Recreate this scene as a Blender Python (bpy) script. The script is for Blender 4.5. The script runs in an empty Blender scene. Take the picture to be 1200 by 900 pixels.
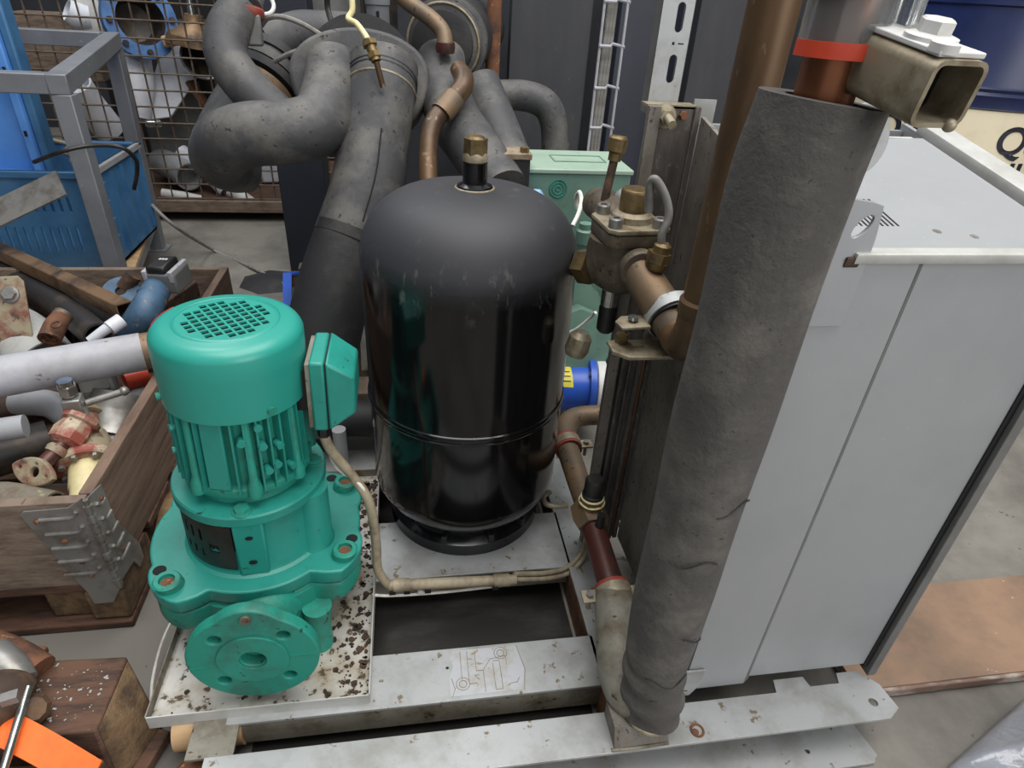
import bpy, bmesh, math, random
from mathutils import Vector, Matrix
random.seed(7)
PI = math.pi
SC = bpy.context.scene
C = SC.collection

# ---------------------------------------------------------------- camera
cam_data = bpy.data.cameras.new('camera')
cam = bpy.data.objects.new('camera', cam_data)
C.objects.link(cam)
R_CAM = ((0.987711,0.030802,-0.153227),(-0.145948,0.532506,-0.833748),(0.055913,0.845865,0.530458))
cam.matrix_world = Matrix.Translation((0, 0, 1.1)) @ Matrix(R_CAM).to_4x4()
cam_data.sensor_width = 36.0
cam_data.lens = 22.2
cam_data.clip_start = 0.02
SC.camera = cam

# ---------------------------------------------------------------- world, lamps, exposure
w = bpy.data.worlds.new('world')
SC.world = w
w.use_nodes = True
bg = w.node_tree.nodes['Background']
bg.inputs[0].default_value = (0.90, 0.94, 1.0, 1)
bg.inputs[1].default_value = 0.42
def area(name, loc, target, sx, sy, power, col=(1, 1, 1)):
    d = bpy.data.lights.new(name, 'AREA')
    d.shape = 'RECTANGLE'; d.size = sx; d.size_y = sy; d.energy = power; d.color = col
    o = bpy.data.objects.new(name, d); C.objects.link(o)
    o.location = loc
    o.rotation_euler = (Vector(target) - Vector(loc)).to_track_quat('-Z', 'Y').to_euler()
    return o
area('skylight_lamp', (0.6, 0.6, 4.2), (0.3, 0.9, 0), 3.5, 3.0, 150, (1, 0.98, 0.95))
area('hall_door_light', (2.6, -3.2, 2.4), (0.2, 0.9, 0.4), 2.6, 2.6, 75, (1, 0.98, 0.96))
area('hall_back_lamp', (-1.2, 3.0, 4.2), (-0.8, 3.0, 0), 2.0, 1.2, 45, (0.95, 0.98, 1))
SC.view_settings.view_transform = 'Standard'
SC.view_settings.look = 'None'
SC.view_settings.gamma = 1.0
SC.view_settings.use_curve_mapping = False
SC.view_settings.exposure = 0.35

# ---------------------------------------------------------------- materials
def S(r, g, b):
    def f(c):
        c = c / 255.0
        return c / 12.92 if c <= 0.04045 else ((c + 0.055) / 1.055) ** 2.4
    return (f(r), f(g), f(b), 1.0)
def pm(name, base, rough=0.5, metal=0.0, c2=None, amount=0.5, scale=8.0, speck=None, speck_amt=0.12, speck_scale=60.0,
       bump=0.0, bump_scale=40.0, stretch=(1, 1, 1), r2=None, spec=0.5, trans=0.0, streak=None):
    m = bpy.data.materials.new(name); m.use_nodes = True
    nt = m.node_tree; N = nt.nodes; L = nt.links
    b = N['Principled BSDF']
    tc = N.new('ShaderNodeTexCoord'); mp = N.new('ShaderNodeMapping')
    mp.inputs['Scale'].default_value = stretch
    L.new(tc.outputs['Object'], mp.inputs['Vector'])
    def noise(sc, det=6.0):
        n = N.new('ShaderNodeTexNoise'); n.inputs['Scale'].default_value = sc; n.inputs['Detail'].default_value = det
        n.inputs['Roughness'].default_value = 0.65
        L.new(mp.outputs['Vector'], n.inputs['Vector']); return n
    def ramp(src, a, c):
        r = N.new('ShaderNodeMapRange'); r.inputs['From Min'].default_value = a; r.inputs['From Max'].default_value = c
        L.new(src, r.inputs['Value']); return r
    def mix(fac, a, c):
        x = N.new('ShaderNodeMix'); x.data_type = 'RGBA'
        L.new(fac, x.inputs[0])
        if isinstance(a, tuple): x.inputs[6].default_value = a
        else: L.new(a, x.inputs[6])
        x.inputs[7].default_value = c
        return x.outputs[2]
    col = base
    b.inputs['Roughness'].default_value = rough
    if c2:
        n1 = noise(scale)
        r1 = ramp(n1.outputs['Fac'], 0.62 - 0.35 * amount, 0.75 - 0.2 * amount)
        col = mix(r1.outputs['Result'], base, c2)
        if r2 is not None:
            rr = N.new('ShaderNodeMapRange'); rr.inputs['To Min'].default_value = rough; rr.inputs['To Max'].default_value = r2
            L.new(r1.outputs['Result'], rr.inputs['Value']); L.new(rr.outputs['Result'], b.inputs['Roughness'])
    if speck:
        n2 = noise(speck_scale, 3.0)
        r3 = ramp(n2.outputs['Fac'], 0.70 - speck_amt, 0.74 - speck_amt * 0.8)
        col = mix(r3.outputs['Result'], col, speck)
    if isinstance(col, tuple): b.inputs['Base Color'].default_value = col
    else: L.new(col, b.inputs['Base Color'])
    b.inputs['Metallic'].default_value = metal
    b.inputs['Specular IOR Level'].default_value = spec
    if trans: b.inputs['Transmission Weight'].default_value = trans
    if bump:
        n3 = noise(bump_scale, 5.0)
        bp = N.new('ShaderNodeBump'); bp.inputs['Strength'].default_value = bump; bp.inputs['Distance'].default_value = 0.01
        L.new(n3.outputs['Fac'], bp.inputs['Height']); L.new(bp.outputs['Normal'], b.inputs['Normal'])
    return m
M = {}
M['concrete'] = pm('concrete', S(128, 124, 116), 0.75, c2=S(96, 92, 86), amount=.5, scale=2.5, speck=S(78, 74, 69), speck_amt=.03, speck_scale=30, bump=.15, bump_scale=30)
M['wall'] = pm('dark_wall', S(52, 54, 60), 0.9, c2=S(34, 35, 40), scale=1.5)
M['galv'] = pm('galvanised_steel', S(168, 170, 170), 0.5, .35, c2=S(146, 146, 142), amount=.5, scale=10, speck=S(118, 104, 84), speck_amt=.06, speck_scale=42, bump=.05)
M['galv_dirty'] = pm('dirty_galvanised_steel', S(138, 134, 122), 0.6, .3, c2=S(96, 84, 66), amount=.5, scale=14, speck=S(66, 54, 44), speck_amt=.06, speck_scale=50, bump=.1)
M['tray'] = pm('stained_tray_steel', S(190, 187, 180), 0.5, .2, c2=S(152, 138, 116), amount=.5, scale=12, speck=S(80, 64, 48), speck_amt=.14, speck_scale=48)
M['cab'] = pm('grey_sheet_steel', S(166, 168, 170), 0.45, .4, c2=S(160, 162, 164), amount=.5, scale=5, speck=S(184, 185, 186), speck_amt=.03, speck_scale=160, bump=.02, bump_scale=300)
M['cab_edge'] = pm('pale_edge_steel', S(190, 190, 186), 0.5, .2, c2=S(172, 172, 166), scale=14)
M['cab_trim'] = pm('grey_corner_trim', S(118, 118, 116), 0.5, .3, c2=S(104, 104, 102), scale=12)
M['duststeel'] = pm('dust_covered_steel', S(96, 90, 84), 0.75, .1, c2=S(62, 57, 52), amount=.55, scale=16, speck=S(112, 106, 98), speck_amt=.1, speck_scale=120, bump=.25, bump_scale=140, stretch=(1, 1, .35))
M['duststeel2'] = pm('dusty_folded_steel', S(124, 118, 110), 0.75, .1, c2=S(94, 88, 80), amount=.5, scale=12, speck=S(60, 56, 52), speck_amt=.09, speck_scale=130, stretch=(1, 1, .5), bump=.12, bump_scale=160)
M['teal'] = pm('teal_paint', S(38, 138, 125), 0.42, 0, c2=S(30, 122, 110), amount=.45, scale=7, speck=S(28, 78, 64), speck_amt=.035, speck_scale=70, bump=.03, bump_scale=60)
M['teal_dirty'] = pm('grimy_teal_paint', S(32, 136, 118), 0.5, 0, c2=S(44, 106, 92), amount=.4, scale=14, speck=S(36, 54, 48), speck_amt=.05, speck_scale=52, bump=.12, bump_scale=90)
M['teal_smooth'] = pm('smooth_teal_enamel', S(42, 146, 132), 0.34, 0, c2=S(36, 138, 124), amount=.4, scale=3)
M['blackgloss'] = pm('gloss_black_enamel', S(13, 13, 15), 0.14, 0, c2=S(26, 26, 28), amount=.3, scale=5, r2=.3, speck=S(92, 90, 86), speck_amt=.0, speck_scale=140)
M['blackmatte'] = pm('dust_dulled_black_enamel', S(36, 36, 40), 0.5, 0, c2=S(58, 58, 60), amount=.45, scale=9, speck=S(110, 110, 108), speck_amt=.01, speck_scale=90)
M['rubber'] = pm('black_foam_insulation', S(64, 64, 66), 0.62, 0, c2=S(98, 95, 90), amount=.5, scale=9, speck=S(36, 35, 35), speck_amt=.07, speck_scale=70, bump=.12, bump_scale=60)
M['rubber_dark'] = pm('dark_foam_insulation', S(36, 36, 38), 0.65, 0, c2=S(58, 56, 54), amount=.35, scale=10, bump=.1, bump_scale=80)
M['sleeve'] = pm('dusty_foam_sleeve', S(80, 77, 74), 0.85, 0, c2=S(104, 100, 94), amount=.42, scale=11, speck=S(60, 58, 56), speck_amt=.05, speck_scale=150, bump=.25, bump_scale=90)
M['blackplastic'] = pm('black_plastic', S(22, 22, 23), 0.45, c2=S(40, 38, 36), scale=20)
M['copper'] = pm('aged_copper', S(104, 80, 56), 0.45, .4, c2=S(70, 54, 42), amount=.5, scale=9, speck=S(130, 112, 88), speck_amt=.06, speck_scale=50, stretch=(1, 1, .4))
M['copper_bright'] = pm('warm_copper', S(150, 96, 66), 0.35, .75, c2=S(96, 58, 42), amount=.5, scale=9, stretch=(1, 1, .3))
M['copper_dull'] = pm('dull_brown_copper', S(112, 98, 82), 0.55, .4, c2=S(136, 108, 78), amount=.5, scale=13, speck=S(74, 66, 56), speck_amt=.08, speck_scale=60, bump=.05)
M['brass'] = pm('dirty_brass', S(128, 108, 72), 0.45, .6, c2=S(88, 74, 52), amount=.5, scale=30)
M['bronze'] = pm('dark_cast_bronze', S(90, 80, 68), 0.55, .3, c2=S(126, 114, 90), amount=.4, scale=20, speck=S(52, 44, 38), speck_amt=.1, speck_scale=70, bump=.1)
M['zinc'] = pm('dirty_zinc', S(158, 148, 126), 0.5, .4, c2=S(116, 102, 80), amount=.5, scale=30)
M['rust'] = pm('rust', S(116, 76, 52), 0.8, .1, c2=S(72, 50, 40), amount=.5, scale=16, speck=S(150, 104, 74), speck_amt=.08, speck_scale=50, bump=.25)
M['rustdark'] = pm('dark_rusted_iron', S(68, 54, 46), 0.75, .2, c2=S(108, 82, 60), amount=.4, scale=18, bump=.25)
M['redseal'] = pm('worn_red_seal', S(146, 56, 46), 0.65, c2=S(128, 92, 78), amount=.5, scale=40)
M['redpipe'] = pm('stained_red_brown_pipe', S(84, 44, 38), 0.4, .2, c2=S(56, 44, 40), amount=.5, scale=20)
M['wood'] = pm('weathered_brown_wood', S(124, 108, 94), 0.8, c2=S(94, 78, 66), amount=.55, scale=5, stretch=(3, 1, 12), speck=S(80, 66, 56), speck_amt=.06, speck_scale=16, bump=.2, bump_scale=14)
M['woodside'] = pm('weathered_side_board_wood', S(122, 100, 84), 0.8, c2=S(92, 72, 60), amount=.55, scale=5, stretch=(4, 1, 12), speck=S(176, 160, 144), speck_amt=.0, speck_scale=9, bump=.2, bump_scale=14)
M['wooddark'] = pm('dark_stained_wood', S(96, 68, 52), 0.8, c2=S(62, 44, 36), amount=.55, scale=6, stretch=(2, 9, 9), speck=S(158, 148, 136), speck_amt=-.01, speck_scale=60, bump=.2, bump_scale=22)
M['endgrain'] = pm('end_grain_wood', S(116, 92, 66), 0.9, c2=S(70, 54, 40), amount=.55, scale=22, bump=.5, bump_scale=60)
M['ply'] = pm('plywood', S(196, 162, 122), 0.7, c2=S(172, 138, 100), amount=.5, scale=8, stretch=(1, 5, 1))
M['plank'] = pm('brown_worn_plank', S(146, 118, 96), 0.55, c2=S(118, 98, 82), amount=.5, scale=4, speck=S(170, 148, 128), speck_amt=.0, speck_scale=40, bump=.06)
M['plankedge'] = pm('chipped_painted_edge', S(120, 96, 84), 0.7, c2=S(188, 180, 170), amount=.4, scale=22, stretch=(.4, 1, 1), bump=.2)
M['bluecrate'] = pm('blue_crate_plastic', S(66, 112, 152), 0.45, c2=S(52, 96, 136), amount=.5, scale=8)
M['bluetub'] = pm('bright_blue_plastic', S(82, 140, 214), 0.4, c2=S(96, 150, 218), amount=.5, scale=6)
M['bluepaint'] = pm('blue_enamel', S(44, 92, 196), 0.35, c2=S(52, 84, 160), amount=.4, scale=14)
M['bluegrey'] = pm('worn_blue_grey_paint', S(72, 100, 126), 0.5, c2=S(52, 76, 98), amount=.5, scale=18, speck=S(126, 122, 112), speck_amt=.05, speck_scale=40)
M['drumblue'] = pm('navy_drum_paint', S(18, 30, 70), 0.35, c2=S(26, 40, 84), amount=.4, scale=5)
M['drumcream'] = pm('cream_drum_paint', S(220, 208, 180), 0.45, c2=S(206, 194, 166), amount=.4, scale=5)
M['ink'] = pm('black_print', S(22, 24, 38), 0.5)
M['greypaint'] = pm('grey_painted_steel', S(126, 129, 134), 0.42, .15, c2=S(112, 114, 119), amount=.5, scale=5, speck=S(150, 146, 138), speck_amt=.03, speck_scale=30)
M['lightgrey'] = pm('light_grey_paint', S(170, 170, 176), 0.45, c2=S(150, 148, 150), amount=.45, scale=8, speck=S(110, 104, 100), speck_amt=.03, speck_scale=40)
M['palegrey'] = pm('pale_rough_grey_paint', S(164, 164, 160), 0.7, c2=S(144, 142, 136), amount=.5, scale=12, bump=.1)
M['creampaint'] = pm('chipped_cream_paint', S(146, 136, 112), 0.6, c2=S(116, 72, 58), amount=.5, scale=22, speck=S(74, 64, 54), speck_amt=.10, speck_scale=50, bump=.12)
M['creamred'] = pm('worn_red_and_cream_paint', S(138, 70, 58), 0.6, c2=S(176, 164, 140), amount=.55, scale=26, speck=S(84, 66, 56), speck_amt=.05, speck_scale=50, bump=.1)
M['creamband'] = pm('pale_yellow_sleeve', S(226, 214, 166), 0.6, c2=S(204, 190, 142), scale=14)
M['pvc'] = pm('white_plastic_pipe', S(208, 210, 216), 0.45, c2=S(186, 188, 194), amount=.4, scale=9, speck=S(120, 116, 112), speck_amt=.02, speck_scale=40)
M['greyplastic'] = pm('grey_plastic_pipe', S(150, 151, 154), 0.5, c2=S(130, 130, 132), amount=.4, scale=9)
M['wire'] = pm('rusty_wire', S(104, 92, 80), 0.6, .3, c2=S(78, 62, 50), scale=20)
M['navy'] = pm('dark_navy_panel', S(40, 44, 56), 0.5, c2=S(50, 54, 66), amount=.4, scale=3, speck=S(84, 84, 88), speck_amt=.0, speck_scale=60, stretch=(1, 1, .3))
M['charcoal'] = pm('charcoal_panel', S(46, 47, 51), 0.55, c2=S(60, 60, 62), amount=.4, scale=4, speck=S(96, 94, 92), speck_amt=.01, speck_scale=50, stretch=(1, 1, .25))
M['pillar'] = pm('dark_blue_grey_column', S(30, 35, 45), 0.55, c2=S(38, 42, 52), scale=4)
M['green'] = pm('pale_green_machine_paint', S(152, 174, 156), 0.42, c2=S(140, 160, 144), amount=.4, scale=7, speck=S(78, 110, 96), speck_amt=.02, speck_scale=60)
M['greendark'] = pm('mid_green_machine_paint', S(108, 140, 126), 0.42, c2=S(96, 126, 112), amount=.4, scale=9, speck=S(56, 80, 70), speck_amt=.03, speck_scale=60)
M['chrome'] = pm('bright_steel', S(196, 196, 194), 0.22, .9, c2=S(160, 158, 152), scale=20)
M['steel'] = pm('plain_steel', S(150, 148, 144), 0.4, .6, c2=S(118, 112, 104), amount=.5, scale=20)
M['darksteel'] = pm('dark_steel', S(58, 55, 53), 0.5, .4, c2=S(92, 80, 66), amount=.4, scale=14)
M['goldsteel'] = pm('brown_oiled_steel', S(134, 106, 76), 0.45, .4, c2=S(62, 52, 44), amount=.5, scale=12, stretch=(1, .4, 1))
M['orange'] = pm('orange_webbing', S(240, 104, 14), 0.6, c2=S(228, 92, 12), scale=30)
M['orangered'] = pm('orange_red_plastic', S(206, 74, 48), 0.4, c2=S(190, 62, 40), scale=20)
M['whitecable'] = pm('white_cable', S(222, 220, 212), 0.5, c2=S(196, 190, 176), scale=30)
M['beigecable'] = pm('dirty_beige_cable', S(158, 146, 122), 0.55, c2=S(120, 108, 88), amount=.5, scale=26)
M['greycable'] = pm('grey_cable', S(132, 130, 126), 0.5, c2=S(108, 104, 98), scale=26)
M['yellow'] = pm('yellow_sticker', S(226, 214, 70), 0.5, c2=S(214, 200, 60), scale=30)
M['redwhite'] = pm('red_sticker', S(196, 44, 40), 0.5)
M['crumb'] = pm('black_gasket_crumbs', S(34, 28, 24), 0.8, c2=S(84, 60, 42), scale=60)
M['residue'] = pm('label_glue_residue', S(176, 178, 182), 0.5, .15, c2=S(160, 156, 146), amount=.4, scale=22, speck=S(150, 132, 100), speck_amt=.05, speck_scale=50)
M['residue_line'] = pm('glue_outline', S(146, 138, 122), 0.6, .1, c2=S(124, 112, 92), scale=60)
M['shade_sheet'] = pm('shade_dark_sheet', S(40, 38, 36), 0.45, .2, c2=S(64, 60, 56), amount=.4, scale=5, stretch=(1, 3, 1))
M['corroded'] = pm('corroded_grey_casing', S(118, 112, 98), 0.7, .1, c2=S(92, 66, 52), amount=.5, scale=20, speck=S(160, 146, 112), speck_amt=.06, speck_scale=30, bump=.2)
M['bluering'] = pm('faded_blue_paint', S(84, 124, 178), 0.5, c2=S(66, 102, 152), amount=.4, scale=12)
def dusty_tank():
    m = pm('black_enamel_with_dusty_top', S(13, 13, 15), 0.14)
    nt = m.node_tree; N = nt.nodes; L = nt.links; b = N['Principled BSDF']
    tc = N.new('ShaderNodeTexCoord'); sp = N.new('ShaderNodeSeparateXYZ'); L.new(tc.outputs['Object'], sp.inputs[0])
    def noise(s, st=(1, 1, 1)):
        mp = N.new('ShaderNodeMapping'); mp.inputs['Scale'].default_value = st; L.new(tc.outputs['Object'], mp.inputs[0])
        n = N.new('ShaderNodeTexNoise'); n.inputs['Scale'].default_value = s; n.inputs['Detail'].default_value = 8; n.inputs['Roughness'].default_value = .7
        L.new(mp.outputs[0], n.inputs['Vector']); return n.outputs['Fac']
    def math_(op, x, y):
        q = N.new('ShaderNodeMath'); q.operation = op
        for i, v in enumerate((x, y)):
            if isinstance(v, (int, float)): q.inputs[i].default_value = v
            else: L.new(v, q.inputs[i])
        return q.outputs[0]
    def rng(x, a, c, lo=0.0, hi=1.0):
        r = N.new('ShaderNodeMapRange'); L.new(x, r.inputs['Value'])
        for k, v in (('From Min', a), ('From Max', c), ('To Min', lo), ('To Max', hi)): r.inputs[k].default_value = v
        return r.outputs[0]
    edge = math_('ADD', sp.outputs['Z'], math_('MULTIPLY', math_('SUBTRACT', noise(9), .5), .05))
    dust = rng(edge, .575, .628)                       # dust film lies on the dome and thins out down the wall
    band = math_('MULTIPLY', rng(edge, .545, .60), rng(edge, .66, .60))
    scr = math_('MULTIPLY', rng(noise(48, (1, 1, .35)), .56, .66), band)
    low = math_('MULTIPLY', rng(noise(13, (1, 1, .25)), .60, .75), .25)
    def mix(f, a, c):
        x = N.new('ShaderNodeMix'); x.data_type = 'RGBA'; L.new(f, x.inputs[0])
        if isinstance(a, tuple): x.inputs[6].default_value = a
        else: L.new(a, x.inputs[6])
        x.inputs[7].default_value = c; return x.outputs[2]
    col = mix(dust, S(13, 13, 15), S(50, 50, 54)); col = mix(math_('MULTIPLY', rng(noise(30), .6, .72), dust), col, S(74, 74, 76))
    col = mix(math_('MULTIPLY', scr, .7), col, S(120, 118, 112)); col = mix(low, col, S(50, 50, 50))
    L.new(col, b.inputs['Base Color'])
    L.new(rng(math_('ADD', dust, low), 0, 1, .13, .6), b.inputs['Roughness'])
    return m
M['tankskin'] = dusty_tank()
M['void'] = pm('black_recess_shade', S(12, 12, 13), 0.8)
M['clear'] = pm('clear_plastic_film', S(226, 230, 240), 0.12, trans=.75, bump=.5, bump_scale=14)
M['glass'] = pm('clear_plastic_clip', S(220, 224, 224), 0.08, trans=.9)
M['whitepaint'] = pm('white_paint', S(214, 214, 212), 0.45, c2=S(196, 194, 188), scale=14)
M['blueplastic'] = pm('light_blue_scrap_film', S(128, 176, 224), 0.4, c2=S(150, 192, 230), scale=20)

# ---------------------------------------------------------------- mesh helpers
def frame_of(d):
    d = Vector(d).normalized()
    u = d.cross(Vector((0, 0, 1)))
    if u.length < 1e-4: u = Vector((1, 0, 0))
    u.normalize()
    return d, u, u.cross(d).normalized() * -1
class MB:
    def __init__(s): s.bm = bmesh.new()
    def quads(s, rings, close=True, cap0=True, cap1=True, smooth=True):
        vs = [[s.bm.verts.new(p) for p in r] for r in rings]
        n = len(rings[0])
        for a, b in zip(vs, vs[1:]):
            for i in range(n if close else n - 1):
                j = (i + 1) % n
                s.bm.faces.new((a[i], a[j], b[j], b[i]))
        if cap0: s.bm.faces.new(list(reversed(vs[0])))
        if cap1: s.bm.faces.new(vs[-1])
        return s
    def box(s, c, size, rz=0.0, mat=None):
        hx, hy, hz = size[0] / 2, size[1] / 2, size[2] / 2
        m = mat if mat is not None else Matrix.Translation(c) @ Matrix.Rotation(rz, 4, 'Z')
        pts = [[m @ Vector((x, y, z)) for x, y in ((-hx, -hy), (hx, -hy), (hx, hy), (-hx, hy))] for z in (-hz, hz)]
        return s.quads(pts)
    def box2(s, a, b):
        return s.box([(a[i] + b[i]) / 2 for i in range(3)], [abs(b[i] - a[i]) for i in range(3)])
    def bar(s, p0, p1, w, h, up=(0, 0, 1)):          # rectangular bar between two points
        p0, p1 = Vector(p0), Vector(p1); d = (p1 - p0).normalized()
        u = d.cross(Vector(up)); u = u.normalized() if u.length > 1e-4 else Vector((1, 0, 0))
        v = u.cross(d).normalized()
        rings = [[p + u * (a * w / 2) + v * (b * h / 2) for a, b in ((-1, -1), (1, -1), (1, 1), (-1, 1))] for p in (p0, p1)]
        return s.quads(rings)
    def hollow_bar(s, p0, p1, w, h, t, up=(0, 0, 1), r=0.0):
        p0, p1 = Vector(p0), Vector(p1); d = (p1 - p0).normalized()
        u = d.cross(Vector(up)).normalized(); v = u.cross(d).normalized()
        def sec(hw, hh, rr):
            if rr <= 0: return [(-hw, -hh), (hw, -hh), (hw, hh), (-hw, hh)]
            o = []
            for cx, cy, a0 in ((hw - rr, -hh + rr, -90), (hw - rr, hh - rr, 0), (-hw + rr, hh - rr, 90), (-hw + rr, -hh + rr, 180)):
                for k in range(5):
                    a = math.radians(a0 + 22.5 * k); o.append((cx + rr * math.cos(a), cy + rr * math.sin(a)))
            return o
        so = sec(w / 2, h / 2, r); si = sec(w / 2 - t, h / 2 - t, max(r - t, 0.0005) if r else 0)
        q = lambda p, sc: [p + u * a + v * b for a, b in sc]
        rings = [q(p0, si), q(p0, so), q(p1, so), q(p1, si), q(p0, si)]
        return s.quads(rings, cap0=False, cap1=False)
    def lathe(s, prof, c=(0, 0, 0), axis=(0, 0, 1), seg=48, cap0=True, cap1=True):  # prof: (radius, height)
        d, u, v = frame_of(axis); c = Vector(c)
        rings = []
        for r, h in prof:
            r = max(r, 1e-4)
            rings.append([c + d * h + (u * math.cos(2 * PI * i / seg) + v * math.sin(2 * PI * i / seg)) * r for i in range(seg)])
        return s.quads(rings, cap0=cap0, cap1=cap1)
    def cyl(s, p0, p1, r0, r1=None, seg=24):
        p0, p1 = Vector(p0), Vector(p1); r1 = r0 if r1 is None else r1
        return s.lathe([(r0, 0), (r1, (p1 - p0).length)], p0, p1 - p0, seg)
    def pipe(s, p0, p1, r, t, seg=28):               # open tube with wall thickness
        p0, p1 = Vector(p0), Vector(p1); L = (p1 - p0).length
        return s.lathe([(r - t, 0), (r, 0), (r, L), (r - t, L), (r - t, 0)], p0, p1 - p0, seg, False, False)
    def hexa(s, p0, p1, r): return s.cyl(p0, p1, r, seg=6)
    def ring(s, c, axis, R, r, seg=40, sec=10, flat=1.0):
        d, u, v = frame_of(axis); c = Vector(c); rings = []
        for i in range(seg + 1):
            a = 2 * PI * i / seg; o = u * math.cos(a) + v * math.sin(a)
            rings.append([c + o * (R + r * math.cos(2 * PI * k / sec)) + d * (r * flat * math.sin(2 * PI * k / sec)) for k in range(sec)])
        return s.quads(rings, cap0=False, cap1=False)
    def ball(s, c, r, sx=1, sy=1, sz=1, seg=20):
        m = Matrix.Translation(c) @ Matrix.Diagonal((r * sx, r * sy, r * sz, 1))
        bmesh.ops.create_uvsphere(s.bm, u_segments=seg, v_segments=max(8, seg // 2), radius=1, matrix=m); return s
    def tube(s, pts, r, seg=20, sub=8, smooth=True, open_end=0.0, open_start=0.0):
        P = [Vector(p) for p in pts]; n = len(P)
        rad = list(r) if isinstance(r, (list, tuple)) else [r] * n
        path, rr = [], []
        if smooth and n > 2:
            for i in range(n - 1):
                p0 = P[i - 1] if i else P[0] * 2 - P[1]
                p1, p2 = P[i], P[i + 1]
                p3 = P[i + 2] if i + 2 < n else P[-1] * 2 - P[-2]
                for k in range(sub):
                    t = k / sub
                    path.append(0.5 * ((2 * p1) + (p2 - p0) * t + (2 * p0 - 5 * p1 + 4 * p2 - p3) * t * t + (3 * p1 - p0 - 3 * p2 + p3) * t ** 3))
                    rr.append(rad[i] + (rad[i + 1] - rad[i]) * t)
            path.append(P[-1]); rr.append(rad[-1])
        else: path, rr = P, rad
        m = len(path)
        T = [(path[min(i + 1, m - 1)] - path[max(i - 1, 0)]).normalized() for i in range(m)]
        u = frame_of(T[0])[1]; rings = []
        for i in range(m):
            u = (u - T[i] * u.dot(T[i])).normalized(); v = T[i].cross(u)
            rings.append([path[i] + (u * math.cos(2 * PI * k / seg) + v * math.sin(2 * PI * k / seg)) * rr[i] for k in range(seg)])
        def inner(i, f): return [path[i] + (q - path[i]) * f for q in rings[i]]
        if open_end:
            e = inner(m - 1, 1 - open_end); dpt = max(0, m - 5); rings.append(e); rings.append([q + (path[dpt] - path[m - 1]) for q in e])
        if open_start:
            e = inner(0, 1 - open_start); dpt = min(m - 1, 4); rings.insert(0, e); rings.insert(0, [q + (path[dpt] - path[0]) for q in e])
        return s.quads(rings)
    def prism(s, poly, z0, z1):
        return s.quads([[Vector((x, y, z0)) for x, y in poly], [Vector((x, y, z1)) for x, y in poly]])
    def poly(s, pts):
        s.bm.faces.new([s.bm.verts.new(p) for p in pts]); return s
    def xform(s, mat): bmesh.ops.transform(s.bm, matrix=mat, verts=s.bm.verts); return s
    def add(s, mesh, mat=None):
        k = len(s.bm.verts); s.bm.from_mesh(mesh); s.bm.verts.ensure_lookup_table()
        if mat is not None: bmesh.ops.transform(s.bm, matrix=mat, verts=s.bm.verts[k:])
        return s
def plate(outlines, t, bevel=0.0, res=1):
    """flat plate in the XY plane with holes (curve fill), thickness t centred on z=0 -> mesh"""
    cu = bpy.data.curves.new('plate_curve', 'CURVE'); cu.dimensions = '2D'; cu.fill_mode = 'BOTH'
    cu.extrude = max(t / 2 - bevel, 1e-4); cu.bevel_depth = bevel; cu.bevel_resolution = res
    for o in outlines:
        sp = cu.splines.new('POLY'); sp.points.add(len(o) - 1)
        for q, p in zip(o, sp.points): p.co = (q[0], q[1], 0, 1)
        sp.use_cyclic_u = True
    ob = bpy.data.objects.new('plate_curve', cu); C.objects.link(ob)
    dg = bpy.context.evaluated_depsgraph_get(); dg.update()
    me = bpy.data.meshes.new_from_object(ob.evaluated_get(dg))
    bpy.data.objects.remove(ob); bpy.data.curves.remove(cu)
    return me
def text_mesh(body, size, ext=0.0008):
    cu = bpy.data.curves.new('lettering', 'FONT'); cu.body = body; cu.size = size; cu.extrude = ext; cu.offset = size * 0.018
    ob = bpy.data.objects.new('lettering', cu); C.objects.link(ob)
    dg = bpy.context.evaluated_depsgraph_get(); dg.update()
    me = bpy.data.meshes.new_from_object(ob.evaluated_get(dg))
    bpy.data.objects.remove(ob); bpy.data.curves.remove(cu)
    return me
def circ(x, y, r, n=28, ry=None): return [(x + r * math.cos(2 * PI * i / n), y + (ry or r) * math.sin(2 * PI * i / n)) for i in range(n)]
def slot(x, y, w, h, n=6):                            # vertical slot of width w, height h
    r = w / 2; o = []
    for k in range(n + 1): a = PI * k / n; o.append((x + r * math.cos(a), y + h / 2 - r + r * math.sin(a)))
    for k in range(n + 1): a = PI + PI * k / n; o.append((x + r * math.cos(a), y - h / 2 + r + r * math.sin(a)))
    return o
def rect(x0, y0, x1, y1): return [(x0, y0), (x1, y0), (x1, y1), (x0, y1)]
def basis(o, x, y):                                   # matrix with given origin, x and y axes
    x = Vector(x).normalized(); z = x.cross(Vector(y)).normalized(); y = z.cross(x)
    m = Matrix((x, y, z)).transposed().to_4x4(); m.translation = Vector(o); return m

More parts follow.
